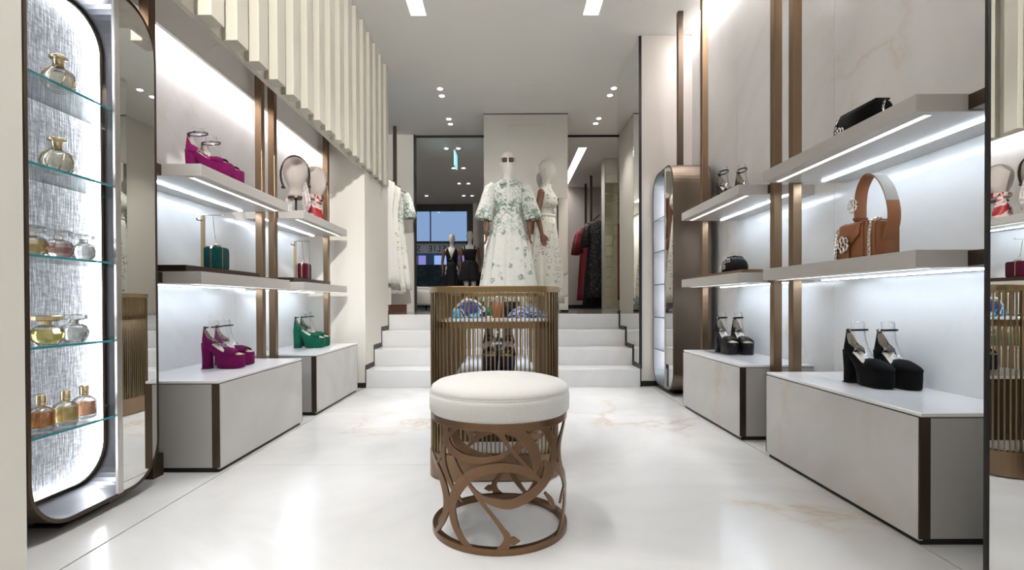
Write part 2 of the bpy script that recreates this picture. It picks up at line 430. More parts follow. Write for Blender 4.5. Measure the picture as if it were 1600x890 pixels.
cv = tag(link('cove_light', box(-1.70, -1.68, 1.3, YS-.05, 2.20, 2.22), 'led_cove'), 'linear white cove light washing the left onyx wall', 'light')
cv2 = tag(link('cove_light', box(1.632, 1.654, 1.3, 4.62, ZC+.03, ZC+.05), 'led_cove_right'), 'linear white cove light at the top of the right onyx wall', 'light')
struct('ceiling_slot', box(1.60, 1.70, 1.24, 4.7, ZC+.25, ZC+.28), 'ceil', 'top of the light slot along the right wall')
struct('trim_slot', box(1.605, 1.62, 1.24, 4.7, ZC+.02, ZC+.25), 'ceil', 'inner side of the light slot')

# ------------------------------------------------------------------ back room
col = thing('mirrored_column', 'square column clad in mirror behind the two white mannequins', 'column', (.2425, 6.63, ZL))
link('front_mirror', box(-.5425, .5425, 0, .012, 0, ZC-ZL-.006), 'mirror_bronze', col)
link('core', box(-.54, .54, .012, .85, 0, ZC-ZL-.002), 'cream', col)
link('base', box(-.545, .545, -.004, .02, 0, .03), 'black', col)
link('top_line', box(-.545, .545, -.003, .012, ZC-ZL-.012, ZC-ZL-.001), 'bronze_dark', col)
struct('wall_back_left', box(-3.2, -1.35, 7.45, 7.55, ZL, ZC), 'cream', 'cream wall behind the hanging dresses')
for nme, x0, x1 in (('trim_1', -1.352, -1.335), ):
    struct(nme, box(x0, x1, 7.43, 7.56, ZL, ZC-.001), 'black', 'dark frame upright at the left opening')
struct('trim_2', box(-1.35, -.3, 7.48, 7.50, ZC-.03, ZC-.001), 'black', 'dark head strip of the left opening')
struct('trim_3', box(.785, 2.2, 7.48, 7.50, ZC-.03, ZC-.001), 'black', 'dark head strip of the right opening')
struct('wall_far_right', box(.1, 3.6, 10.9, 11.0, ZL, ZC), 'grey_wall', 'grey plaster wall behind the red dresses')
struct('wall_side_right', box(1.96, 2.06, 4.84, 8.72, ZL, ZC), 'cream', 'right side wall of the back room')
struct('wall_side_left', box(-3.2, -3.1, 4.7, 13.2, ZL, ZC), 'cream', 'left side wall of the back room')
struct('wall_far_left', box(-.84, .2, 12.6, 12.9, ZL, ZC), 'cream', 'beige pier right of the far window')
struct('wall_niche_right', box(2.9, 3.0, 8.62, 10.9, ZL, ZC), 'grey_wall', 'right end of the dress niche')
struct('wall_niche_front', box(2.061, 3.0, 8.52, 8.62, ZL, ZC), 'grey_wall', 'front return of the dress niche')
struct('wall_window_return', box(.1, .2, 11.0, 12.6, ZL, ZC), 'cream', 'cream return wall beside the far window bay')
struct('baseboard_back', box(.7, 2.6, 10.885, 10.9, ZL, ZL+.07), 'black', 'black skirting of the back room')
struct('trim_4', box(1.17, 1.20, 10.86, 10.9, ZL, 2.75), 'black', 'dark upright at the back room wall')
# far window to the street
wn = thing('window_1', 'dark framed street window behind the black mannequins', 'window', (-2.0, 12.7, ZL)); wn['kind'] = 'structure'
b = bmesh.new(); bx(b, -1.2, 1.16, 0, .1, 2.40, 2.565); link('frame_head', b, 'black', wn)
link('frame_side', box(1.00, 1.16, 0, .1, 0, 2.40), 'black', wn); link('frame_side', box(-1.2, -1.1, 0, .1, 0, 2.40), 'black', wn)
link('transom', box(-1.1, 1.0, 0, .08, 1.60, 1.65), 'black', wn); link('mullion', box(.08, .105, .02, .06, 1.65, 2.40), 'black', wn)
link('pane', box(-1.1, 1.0, .04, .046, .02, 1.60), 'pane', wn); link('pane', box(-1.1, 1.0, .04, .046, 1.65, 2.40), 'pane', wn)
link('sign_band', box(-1.1, 1.0, .055, .06, 1.36, 1.60), 'signgrey', wn)
def text(s, size, ext, m, parent, loc, rot, align='LEFT'):
    cu = bpy.data.curves.new('letters', 'FONT'); cu.body = s; cu.size = size; cu.extrude = ext; cu.align_x = align; cu.space_character = 1.25; cu.resolution_u = 3
    o = bpy.data.objects.new('tmp', cu); C.objects.link(o)
    dg = bpy.context.evaluated_depsgraph_get(); me = bpy.data.meshes.new_from_object(o.evaluated_get(dg)); bpy.data.objects.remove(o); me.name = 'letters'
    me.materials.clear(); o = linkme('lettering', me, m, parent); o.location = loc; o.rotation_euler = rot; return o
text('ELIE  S', .21, .006, 'letters', wn, (.48, .05, 1.40), (PI/2, 0, PI))
struct('wall_window', box(-3.2, -3.1+.0, 12.7, 12.8, ZL, ZC), 'cream', 'wall beside the far window')
# street outside
struct('ground_street', box(-14, 10, 12.95, 40, .3, .6), 'street', 'dusky street paving outside')
hd = tag(link('hedge', box(-5.5, 1.5, 14.6, 15.3, .6, 1.85), 'hedge'), 'dark leafy street planter outside the far window', 'hedge')
fc = thing('street_building', 'dusky building front across the street with lilac windows', 'building', (-4.0, 20, .6))
link('wall', box(-6, 6, 0, .6, 0, 2.35), 'facade', fc)
for i in range(9):
    x = -3.6+i*.95
    wv = link('window', box(x, x+.62, -.03, .02, 1.1, 2.0), 'lilac' if i%3 != 2 else 'bluewin', fc)
    link('bar', box(x+.29, x+.33, -.05, -.03, 1.1, 2.0), 'black', wv)
link('railing', box(-5, 6, -.4, -.37, 1.35, 1.40), 'black', fc)
for i in range(40): link('baluster', box(-4.4+i*.2, -4.37+i*.2, -.4, -.37, .6, 1.35), 'black', fc)

# ------------------------------------------------------------------ ceiling lamps
def trough(x0, x1, y0, y1, label, watts, spread=85):
    t = thing('ceiling_trough_light', label, 'light', ((x0+x1)/2, (y0+y1)/2, ZC), 0, 'recessed ceiling troughs')
    hx, hy = (x1-x0)/2, (y1-y0)/2
    b = bmesh.new()
    bx(b, -hx, hx, -hy, hy, .10, .11); bx(b, -hx-.004, -hx+.002, -hy, hy, .001, .10); bx(b, hx-.002, hx+.004, -hy, hy, .001, .10)
    bx(b, -hx, hx, -hy-.004, -hy+.002, .001, .10); bx(b, -hx, hx, hy-.002, hy+.004, .001, .10)
    link('housing', b, 'trough', t)
    for k in (-.8, 0, .8):
        b = bmesh.new(); cyl(b, 0, k*hy, .02, .095, .032, 16); s_ = link('spot_head', b, 'lamp_body', t, True)
        b = bmesh.new(); cyl(b, 0, k*hy, .0165, .0195, .027, 16); link('lens', b, 'lamp', s_)
    a = area('trough_lamp', (0, 0, .012), hx*1.8, hy*1.9, watts, (1,.985,.975), t); a.data.spread = math.radians(spread)
    return t
for i, (y0, y1) in enumerate(TRY):
    for j, (x0, x1) in enumerate(TR):
        if i and j: continue  # nearer rows: left troughs only, added out of view to light the front
        lb = ['recessed white ceiling trough with spots, %s of the pair above the counter' % ('left','right')[j],
              'added unseen recessed ceiling trough with spots above the %s side of the stool' % ('left','right')[j],
              'added unseen recessed ceiling trough with spots behind the viewer on the %s' % ('left','right')[j]][i]
        trough(x0, x1, y0, y1, lb, TROUGH_W*(.9,.9,2.6)[i], (60,64,180)[i])
trough(BTR[0], BTR[1], BTR[2], BTR[3], 'long ceiling trough light in the back room above the red dresses', TROUGH_W*1.2, 130)
def downlight(x, y, label, watts, spot=True):
    t = thing('downlight', label, 'light', (x, y, ZC), 0, 'round recessed downlights')
    b = bmesh.new(); cyl(b, 0, 0, -.004, .001, .036, 20); link('bezel', b, 'lamp_body', t, True)
    b = bmesh.new(); cyl(b, 0, 0, -.006, -.0035, .030, 20); link('lens', b, 'lamp', t)
    if spot:
        l = bpy.data.lights.new('downlight_lamp', 'SPOT'); l.energy = watts; l.spot_size = math.radians(100); l.spot_blend = .7; l.shadow_soft_size = .04; l.color = (1,.955,.91)
        o = bpy.data.objects.new('downlight_lamp', l); C.objects.link(o); o.location = (0,0,-.012); o.parent = t
for i, (x, y) in enumerate([(-.76,5.85),(-.765,6.05),(-.77,6.81),(-.77,7.0),(1.22,5.85),(1.215,6.05),(1.22,6.81),(1.21,7.0)]):
    s_ = 'left' if x < 0 else 'right'
    downlight(x, y, ['round ceiling downlight on the %s, nearer lamp of the front pair','round ceiling downlight on the %s, farther lamp of the front pair',
        'round ceiling downlight on the %s, nearer lamp of the rear pair','round ceiling downlight on the %s, farther lamp of the rear pair'][i%4] % s_, SPOT_W)
for i, (x, y) in enumerate([(-.96,8.11),(-.77,8.11),(-.97,9.3),(-.79,9.3),(-.98,10.5),(-.79,10.5),(-1.84,11.7),(-.99,11.7),(-.80,11.7)]):
    downlight(x, y, 'small downlight seen through the left opening, %s' % ['first row left','first row right','second row left','second row right','third row left','third row right','last row far left','last row middle','last row right'][i], SPOT_W*1.7, i in (0,2,4,6))
tk = thing('added_fin_spot', 'added unseen white spotlight behind the viewer to light the finned bulkhead', 'light', (.25, -.8, ZC))  # lamp added out of view so the bulkhead fins catch light
b = bmesh.new(); cyl(b, 0, 0, -.08, 0, .012, 10); link('stem', b, 'lamp_body', tk, True)
sdir = (Vector((-1.25, 3.4, 2.35)) - Vector((.25, -.8, ZC-.12))).normalized(); sq = sdir.to_track_quat('-Z', 'Y')
b = bmesh.new(); tube(b, [Vector((0,0,-.12))-sdir*.07, Vector((0,0,-.12))+sdir*.05], .04, 16); link('head', b, 'lamp_body', tk, True)
b = bmesh.new(); tube(b, [Vector((0,0,-.12))+sdir*.051, Vector((0,0,-.12))+sdir*.053], .034, 16); link('lens', b, 'lamp', tk)
l = bpy.data.lights.new('added_fin_lamp', 'SPOT'); l.energy = 430; l.spot_size = math.radians(48); l.spot_blend = .8; l.shadow_soft_size = .05; l.color = (1,.97,.93)
o = bpy.data.objects.new('added_fin_lamp', l); C.objects.link(o); o.parent = tk; o.location = Vector((0,0,-.12))+sdir*.06; o.rotation_mode = 'QUATERNION'; o.rotation_quaternion = sq
ex = thing('exit_sign', 'glowing blue hanging exit sign seen edge-on in the left opening', 'sign', (-.79, 7.9, 2.85))
link('panel', box(-.012, .012, -.16, .16, 0, .2), 'exit', ex); link('bracket', box(-.02, .02, -.16, .16, .2, .225), 'lamp_body', ex)
b = bmesh.new(); cyl(b, 0, 0, .225, ZC-2.85, .006, 8); link('rod', b, 'lamp_body', ex)

# ------------------------------------------------------------------ cabinets
def cabinet(name, label, side, xf, depth, y0, y1, z0, z1, R, m0, m1, shelfz):
    """side=-1 left (opens to +x), +1 right (opens to -x). mirror covers y in (m0,m1)"""
    t = thing(name, label, 'display cabinet', (xf, (y0+y1)/2, 0)); yc = (y0+y1)/2
    f = lambda u, v, d: (side*d, u-yc, v)              # d: depth into the wall
    T = .013
    out, inn = rrect(y0,y1,z0,z1,R,10), rrect(y0+T,y1-T,z0+T,z1-T,R-T,10)
    link('shell', ringext(bmesh.new(), out, inn, f, 0, depth), 'cab_side' if side > 0 else 'bronze_dark', t, bevel=.002)
    i2 = rrect(y0+T+.002,y1-T-.002,z0+T+.002,z1-T-.002,R-T-.002,10)
    link('liner', ringext(bmesh.new(), rrect(y0+T-.001,y1-T+.001,z0+T-.001,z1-T+.001,R-T+.001,10), i2, f, .004, depth-.05), 'gunmetal', t)
    link('back', polyext(bmesh.new(), out, f, depth, depth+.01), 'bronze_dark', t)
    bp = link('back_panel', polyext(bmesh.new(), inn, f, depth-.012, depth-.001), 'silverpanel', t)
    i3 = rrect(y0+T+.008,y1-T-.008,z0+T+.008,z1-T-.008,R-T-.008,10)
    link('light_strip', ringext(bmesh.new(), inn, i3, f, depth-.040, depth-.013), 'led_cab', t)
    i4 = rrect(y0+T+.014,y1-T-.014,z0+T+.014,z1-T-.014,R-T-.014,10)
    link('lip', ringext(bmesh.new(), inn, i4, f, depth-.052, depth-.042), 'bronze_dark', t)
    # mirror door
    e = .004; full = rrect(y0+T+e, y1-T-e, z0+T+e, z1-T-e, R-T-e, 10)
    far = m1 > yc
    if far:
        poly = [p for p in full if p[0] > m0+.03]; poly = [(m0+.03, z1-T-e)] + [] + sorted([], key=None) if False else poly
        top = [p for p in full[:11]]; bot = [p for p in full[33:]]
        poly = [(m0+.026, z0+T+e)] + bot + top + [(m0+.026, z1-T-e)]
        fr = (m0, m0+.026)
    else:
        poly = [(m1-.026, z1-T-e)] + full[11:22] + full[22:33] + [(m1-.026, z0+T+e)]
        fr = (m1-.026, m1)
    md = link('mirror_door', polyext(bmesh.new(), poly, f, -.001, .010), 'mirror', t)
    link('door_frame', box(min(side*-.004,side*.008), max(side*-.004,side*.008), fr[0]-yc, fr[1]-yc, z0+T, z1-T), 'nickel', t, bevel=.002)
    for k, z in enumerate(shelfz):
        s0, s1 = y0+T+.003-yc, y1-T-.003-yc
        xa, xb = sorted((side*.012, side*(depth-.055)))
        if not far: pass
        g = link('glass_shelf', box(xa, xb, s0, s1, z-.004, z+.004), 'glass', t)
        xe = sorted((side*.0105, side*.012)); link('polished_edge', box(xe[0], xe[1], s0, s1, z-.004, z+.004), 'glass_edge', g)
    # feet under the shell
    b = bmesh.new(); bx(b, min(side*.06,side*.17), max(side*.06,side*.17), -.12, .10, 0, .006); cyl(b, side*.11, -.02, .006, z0+.002, .02, 12)
    link('foot', b, 'black', t)
    return t
SH = [1.50, 1.213, .923, .63, .344]
cabinet('perfume_cabinet', 'rounded bronze perfume cabinet with glowing silver back and glass shelves, near left', -1, -1.48, .26, 1.575, 2.17, .035, 1.965, .17, 1.935, 2.17, SH)
cabinet('perfume_cabinet', 'tall rounded bronze cabinet with lit glass shelves beside the stairs', 1, 1.33, .30, 4.10, 4.685, .035, 1.90, .17, 4.10, 4.33, SH)

# ------------------------------------------------------------------ plinths, shelves, posts
def plinth(label, side, xf, y0, y1):
    t = thing('display_plinth', label, 'plinth', (xf, (y0+y1)/2, 0), 0, 'stone plinths along the walls'); L = (y1-y0)/2
    xw = abs((XL if side < 0 else XR) - xf) - .006
    X = lambda a, c: sorted((side*a, side*c))
    def pb(nm, a, c, ya, yb, z0, z1, m, **k):
        xa, xb = X(a, c); return link(nm, box(xa, xb, ya, yb, z0, z1), m, t, **k)
    pb('base', .012, xw, -L+.012, L-.012, 0, .022, 'black')
    pb('body', .012, xw, -L+.004, L-.004, .022, .400, 'plinth_side')
    pb('top', .004, xw, -L, L, .406, .418, 'white_top', bevel=.0015)
    pb('shadow_gap', .008, xw, -L+.006, L-.006, .400, .406, 'black')
    pb('front_panel', 0, .012, -L+.002, L-.002, .017, .402, 'onyx_front', bevel=.001)
    for s_ in (-1, 1):
        ya, yb = sorted((s_*L, s_*(L-.006)))
        pb('corner_strip', .0, .034, ya, yb, .022, .405, 'bronze_dark')
        pb('side_panel', .034, xw, ya, yb, .024, .402, 'plinth_side')
    return t
plinth('grey onyx plinth under the magenta shoes, near left', -1, -1.31, 2.32, 3.26)
plinth('grey onyx plinth under the green shoes, far left', -1, -1.31, 3.50, 4.46)
plinth('large onyx plinth under the black suede shoes, near right', 1, 1.29, 1.60, 2.556)
plinth('veined onyx plinth under the black peep-toe shoes, far right', 1, 1.285, 2.83, 3.75)
def shelf(label, side, xf, depth, y0, y1, zt, px):
    t = thing('wall_shelf', label, 'shelf', (xf, (y0+y1)/2, zt-.055), 0, 'stone wall shelves'); L = (y1-y0)/2
    X = lambda a, c: sorted((side*a, side*c))
    xa, xb = X(0, depth); link('slab', box(xa, xb, -L, L, 0, .055), 'shelf', t, bevel=.0015)
    xa, xb = X(.050, .072); link('front_light', box(xa, xb, -L+.03, L-.03, -.002, .001), 'led_warm', t)
    xa, xb = X(.043, .079); link('light_channel', box(xa, xb, -L+.024, L-.024, -.0012, .0005), 'nickel', t)
    xa, xb = X(.268, .284); link('rear_light', box(xa, xb, -L, L-.04, -.004, .0005), 'led', t)
    pxl = px - xf
    for s_ in (-1, 1):
        ya, yb = sorted((s_*L, s_*(L+(.078 if s_ < 0 and y0 < 1.7 else .03)))); link('bracket', box(pxl-.022, pxl+.022, ya, yb, .004, .051), 'bronze_dark', t)
    return t
LP_, RP_ = -1.585, 1.46
shelf('upper left stone shelf carrying the magenta shoes', -1, -1.385, .40, 2.32, 3.24, 1.402, LP_)
shelf('middle left stone shelf carrying the teal clutch', -1, -1.385, .40, 2.32, 3.26, .915, LP_)
shelf('far left upper stone shelf carrying two linen heads', -1, -1.39, .40, 3.50, 4.44, 1.402, LP_)
shelf('far left middle stone shelf carrying the maroon clutch', -1, -1.39, .40, 3.50, 4.44, .915, LP_)
shelf('upper right stone shelf carrying the long black clutch', 1, 1.275, .42, 1.60, 2.556, 1.415, RP_)
shelf('middle right stone shelf carrying the tan handbag', 1, 1.275, .42, 1.60, 2.556, .930, RP_)
shelf('far right upper stone shelf carrying black strappy shoes', 1, 1.275, .42, 2.83, 3.75, 1.415, RP_)
shelf('far right middle stone shelf carrying the small ruched clutch', 1, 1.275, .42, 2.83, 3.75, .930, RP_)
def post(label, x, y, z0, z1, m='bronze'):
    t = thing('bronze_post', label, 'post', (x, y, z0), 0, 'bronze shelf posts')
    link('shaft', box(-.022, .022, -.022, .022, 0, z1-z0), m, t, bevel=.002)
    if z0 == 0: link('shoe', box(-.034, .034, -.034, .034, 0, .10), 'bronze_dark', t, bevel=.003)
    else: link('collar', box(-.026, .026, -.026, .026, 0, .012), 'bronze_dark', t)
    return t
post('bronze post behind the near left perfume cabinet', LP_, 2.268, 0, 2.299)
post('nearer of the two paired bronze posts between the left shelves', LP_, 3.292, 0, 2.299)
post('farther of the two paired bronze posts between the left shelves', LP_, 3.468, 0, 2.299)
post('single bronze post at the far end of the left shelves', LP_, 4.492, 0, 2.299)
post('bronze post beside the near right mirror edge', RP_+.004, 1.500, 0, ZC-.001)
post('nearer of the two paired bronze posts between the right shelves', RP_, 2.60, 0, ZC-.001)
post('farther of the two paired bronze posts between the right shelves', RP_, 2.785, 0, ZC-.001)
post('bronze post at the far end of the right shelves', RP_, 3.80, 0, ZC-.001)
post('bronze post rising from the top of the far right cabinet', RP_, 4.33, 1.90, ZC-.001, 'bronze_dark')

# ------------------------------------------------------------------ slatted counter
CX, CY0, CY1, CW, RIM = -.06, 2.19, 3.80, .58, .84
ct = thing('slatted_counter', 'oval counter of vertical bronze slats with white shelves behind the stool', 'counter', (CX, (CY0+CY1)/2, 0))
hl = (CY1-CY0)/2; hw = CW/2; RC = .13
f2 = lambda u, v, d: (u, v, d)
O = lambda e: rrect(-hw+e, hw-e, -hl+e, hl-e, RC-e, 12)
link('top_rim', ringext(bmesh.new(), O(-.004), O(.022), f2, RIM-.028, RIM), 'bronze_gold', ct, bevel=.003)
link('middle_band', ringext(bmesh.new(), O(.012), O(.026), f2, .658, .686), 'bronze', ct)
link('base_band', ringext(bmesh.new(), O(-.002), O(.03), f2, .004, .115), 'bronze', ct, bevel=.003)
link('foot_plinth', polyext(bmesh.new(), O(.05), f2, 0, .02), 'black', ct)
link('base_floor', polyext(bmesh.new(), O(.029), f2, .10, .118), 'white_top', ct)
link('upper_shelf', polyext(bmesh.new(), O(.027), f2, .668, .688), 'white_top', ct)
link('added_shelf_light', box(-.15, .15, -.02, .02, .660, .668), 'led', ct)  # strip added under the upper shelf to brighten the lower one
link('storage_box', box(-.195, .195, -hl+.20, hl-.41, .118, .405), 'bronze_dark', ct)
link('lower_shelf', box(-.20, .20, -hl+.19, hl-.40, .405, .42), 'white_top', ct, bevel=.002)
for sx in (-.19, .19):
    link('shelf_leg', box(sx-.006, sx+.006, -.006, .006, .42, .668), 'bronze', ct)
path = O(.006); path.append(path[0]); seg = []
per = sum(math.dist(a, c) for a, c in zip(path, path[1:])); N = int(per/.0184); sl = None; acc = 0; k = 0; pos = []
for a, c in zip(path, path[1:]):
    d = math.dist(a, c)
    while k*per/N < acc + d and k < N:
        q = (k*per/N-acc)/d; pos.append((a[0]+(c[0]-a[0])*q, a[1]+(c[1]-a[1])*q, math.atan2(c[1]-a[1], c[0]-a[0]))); k += 1
    acc += d
for x, y, a in pos:
    if sl is None: s_ = sl = link('slat', box(-.0028, .0028, -.0045, .0045, .112, RIM-.026), 'bronze_gold', ct)
    else: s_ = sl.copy(); C.objects.link(s_); s_.parent = ct
    s_.location = (x, y, 0); s_.rotation_euler = (0, 0, a)

# ------------------------------------------------------------------ stool
SR, SCX, SCY = .2325, -.029, 1.777
stl = thing('round_stool', 'round stool with cream linen cushion on a pierced bronze drum', 'stool', (SCX, SCY, 0))
b = bmesh.new(); lathe(b, [(.12,.402),(.232,.402),(.2405,.412),(.2415,.455),(.2395,.468),(.2365,.4705),(.2385,.473),(.232,.488),(.215,.500),(.18,.509),(.12,.515),(.05,.518),(.001,.5185)], n=64)
link('cushion', b, 'boucle', stl, True)
b = bmesh.new(); tube(b, [(.2385*cos(2*PI*i/64), .2385*sin(2*PI*i/64), .4705) for i in range(65)], .0016, 6); link('piping', b, 'boucle', stl, True)
C_ = lambda r: [(r*cos(2*PI*i/64), r*sin(2*PI*i/64)) for i in range(64)]
link('top_ring', ringext(bmesh.new(), C_(SR), C_(SR-.02), f2, .378, .402), 'copper', stl, bevel=.002)
link('bottom_ring', ringext(bmesh.new(), C_(SR), C_(SR-.020), f2, 0, .022), 'copper', stl, bevel=.002)
link('seat_board', polyext(bmesh.new(), C_(SR-.02), f2, .392, .4025), 'bronze_dark', stl)
# traced scrolls: (x, y, width) in the drum's front elevation, converted to angle and height
def elev(x, y):
    px, py = 660 + x/3.558, 630 + y/3.558
    xx = (px - 780)/ (800/(SCY-SR)) ; th = math.asin(max(-.985, min(.985, (px-780)/106.5)))
    Y = SCY - SR*cos(th); s_ = 800/Y
    return th, .77 - (py-472)/s_
def scroll(name, pts, rot=0):
    P = catmull([(x, y, w_) for x, y, w_ in pts], 7)
    b = bmesh.new(); r0, r1 = SR-.007, SR-.001; rings = []
    Q = [(elev(p[0], p[1]), p[2]) for p in P]
    Q = [(th*SR, max(.012, min(.385, z)), w_*1.2/3.558/520) for (th, z), w_ in Q]
    for i, (a, z, w_) in enumerate(Q):
        a0, z0_, _ = Q[max(0,i-1)]; a1, z1_, _ = Q[min(len(Q)-1,i+1)]
        ta, tz = a1-a0, z1_-z0_; L = math.hypot(ta, tz) or 1; na, nz = -tz/L*w_/2, ta/L*w_/2
        ring = []
        for (aa, zz, r) in ((a+na, z+nz, r0), (a+na, z+nz, r1), (a-na, z-nz, r1), (a-na, z-nz, r0)):
            th = aa/SR + rot; ring.append((r*sin(th), -r*cos(th), max(.004, min(.392, zz))))
        rings.append(ring)
    loft(b, rings); return link(name, b, 'copper', stl)
SC = [
 [(468,150,24),(478,120,26),(520,98,24),(600,108,30),(675,155,42),(714,245,52),(708,340,56),(662,435,54),(585,515,50),(485,565,46),(395,552,32),(325,510,18),(268,440,14),(225,370,12),(186,275,9)],
 [(648,452,10),(600,405,30),(520,368,40),(420,362,44),(310,390,48),(225,465,54),(185,560,50),(195,660,44),(235,755,32),(285,812,20),(330,835,12)],
 [(42,250,18),(85,335,42),(128,430,48),(152,530,50),(142,620,40),(105,690,26),(60,722,12)],
 [(395,160,8),(425,152,46),(455,205,22),(500,275,17),(550,335,16),(605,395,14),(648,440,9)],
 [(265,440,10),(330,540,15),(395,630,18),(445,705,24),(470,750,34),(460,800,40),(430,835,40)],
 [(470,770,6),(500,772,40),(534,771,4)],
 [(475,140,16),(545,180,46),(600,250,58),(622,330,44),(608,390,14)],
 [(798,60,10),(772,140,20),(748,230,30),(750,320,34),(775,400,28),(798,450,10)],
 [(150,90,60),(150,180,52),(180,250,40),(240,300,40),(330,318,34),(420,305,24),(480,270,10)],
 [(130,250,26),(112,300,20),(92,330,8)],
 [(640,115,10),(600,160,12),(560,200,8)],
 [(690,330,60),(670,400,46),(645,450,12)],
 [(665,500,14),(700,545,24),(718,590,16)],
 [(785,450,16),(765,510,14),(752,560,8)],
]
for c in SC: scroll('scroll', c)
for k in (0,1,3,4,5,6,8): scroll('scroll', SC[k], PI)
scroll('scroll', SC[2], PI*.66); scroll('scroll', SC[7], -PI*.6); scroll('scroll', SC[2], PI*1.2)

# ------------------------------------------------------------------ shoes (local: toe +x, heel -x)
def shoe(label, loc, rot, main, strap='strapdark', peep=False, group='platform shoes on display', sc=1.0, inner='insole', platf=None):
    t = thing('platform_shoe', label, 'shoe', loc, rot, group); t.scale = (sc, sc, sc)
    platf = platf or main
    S = [(-.108,.146,.158,.014),(-.100,.140,.160,.024),(-.080,.125,.156,.029),(-.050,.098,.142,.030),(-.026,.060,.126,.031),(-.016,.004,.119,.033),(.010,.0,.103,.037),(.045,.0,.090,.041),(.080,.0,.084,.042),(.105,.002,.082,.037),(.120,.006,.081,.026),(.127,.012,.080,.012)]
    def sec(x, zb, zt, w_):
        wl_ = w_*.9
        return [(x,-w_,zt-.004),(x,-w_*.93,zt),(x,0,zt),(x,w_*.93,zt),(x,w_,zt-.004),(x,w_,(zb+zt)/2),(x,wl_,zb+.003),(x,wl_*.9,zb),(x,0,zb),(x,-wl_*.9,zb),(x,-wl_,zb+.003),(x,-w_,(zb+zt)/2)]
    b = bmesh.new(); loft(b, [sec(*s_) for s_ in S]); link('platform', b, platf, t, True)
    b = bmesh.new(); loft(b, [[(x, -w_*.86, zt+.0006),(x, 0, zt+.0012),(x, w_*.86, zt+.0006),(x, w_*.86, zt-.002),(x, -w_*.86, zt-.002)] for x, zb, zt, w_ in S[1:-1]]); i_ = link('insole', b, inner, t, True)
    link('insole_logo', box(-.088, -.060, -.013, .013, 0, .0012), 'blacksatin', i_); bpy.data.objects[C.objects[-1].name]
    lg = i_.children[0]; lg.location = (0,0,.1575); lg.rotation_euler = (0, .42, 0); lg.location = (.030, 0, .122)
    # heel block
    b = bmesh.new()
    for z0_, z1_, k in ((0,.150,1),):
        rr = lambda z, hx, hy, cx: [(cx+u, v, z) for u, v in rrect(-hx, hx, -hy, hy, .016, 4)]
        loft(b, [rr(0,.027,.026,-.082), rr(.06,.0265,.025,-.083), rr(.115,.029,.028,-.082), rr(.150,.031,.030,-.080)])
    h_ = link('heel', b, main, t, True); link('heel_tip', box(-.108, -.056, -.025, .025, -.0005, .004), 'blacksatin', h_)
    # toe cap
    b = bmesh.new(); rings = []
    for x, w_, h, zt in ((.030,.0405,.028,.096),(.050,.042,.034,.090),(.075,.0425,.031,.085),(.095,.040,.025,.083),(.112,.033,.018,.082),(.122,.024,.011,.081),(.1275,.012,.004,.080)):
        if peep and x > .10: break
        rings.append([(x - (.012 if abs(a) < .9 and x < .04 else 0), w_*1.02*sin(a), zt-.004 + h*cos(a)**.8 if cos(a) > 0 else zt-.004) for a in [(-.5+k/10)*PI for k in range(11)]])
    loft(b, rings, False, not peep, closed=False); link('vamp', b, main, t, True, solid=.0025)
    if peep:
        b = bmesh.new(); loft(b, [[(x, w_*sin(a), zt-.002+h*max(0,cos(a))) for a in [(-.5+k/8)*PI for k in range(9)]] for x, w_, h, zt in ((.084,.030,.016,.084),(.104,.026,.008,.082),(.116,.018,.003,.081))], True, True, False); link('toe_opening', b, 'goldleather', t, True)
    # heel counter
    b = bmesh.new(); n = 20; lo, mi, hi = [], [], []
    for k in range(n+1):
        a = -1 + 2*k/n; an = abs(a)
        th = PI - a*PI*.62
        x, y = -.078+.030*cos(th), .030*sin(th)
        if an > .8: x += (an-.8)*.12; y = math.copysign(.030+(an-.8)*.01, y)
        top = .232 - .072*max(0, an-.18)**1.15/.79
        lo.append((x, y*1.0, .140-.02*max(0,an-.6))); mi.append((x*1.02, y*1.02, .175-.04*an)); hi.append((x+.004, y*.72, max(top, .150)))
    loft(b, [lo, mi, hi], False, False, False); ck = link('heel_counter', b, main, t, True, solid=.003)
    b = bmesh.new(); loft(b, [[(x*.955-.002,y*.90,z) for x,y,z in mi], [(x+.0035,y*.93,z-.001) for x,y,z in hi]], False, False, False); link('lining', b, 'lining', ck, True)
    # ankle strap
    b = bmesh.new(); pts = [(-.052+.052*cos(2*PI*k/28), .030*sin(2*PI*k/28), .240+.004*cos(2*PI*k/28)) for k in range(29)]
    tube(b, pts, 0, flat=(.008,.0024), up=(0,0,1)); sp = link('ankle_strap', b, strap, t)
    b = bmesh.new(); bx(b, -.104, -.094, -.006, .006, .226, .244); link('strap_loop', b, strap, sp)
    b = bmesh.new(); bx(b, -.060, -.046, -.0325, -.029, .235, .246); link('buckle', b, 'silver', sp)
    # clear leg form
    b = bmesh.new()
    def lr(z, cx, rx, ry): return [(cx+rx*cos(a), ry*sin(a), z+.0) for a in [PI*(-.75+1.5*k/16) for k in range(17)]]
    loft(b, [lr(.125,.004,.030,.024), lr(.16,-.02,.026,.023), lr(.20,-.036,.026,.023), lr(.24,-.044,.028,.024), lr(.272,-.048,.030,.025), lr(.279,-.05,.026,.021)], False, False, False)
    link('leg_form', b, 'acrylic', t, True, solid=.0015)
    return t
zp = .418
PR = 'magenta platform shoes'
shoe('nearer magenta suede platform shoe on the left plinth', (-1.548, 2.775, zp), .03, 'purple', peep=True, sc=.93)
shoe('farther magenta suede platform shoe on the left plinth', (-1.575, 2.935, zp), .0, 'purple', peep=True, sc=.93)
shoe('nearer magenta suede shoe on the upper left shelf', (-1.515, 2.60, 1.402), .10, 'purple', peep=True, sc=.93)
shoe('farther magenta suede shoe on the upper left shelf', (-1.535, 2.75, 1.402), .08, 'purple', peep=True, sc=.93)
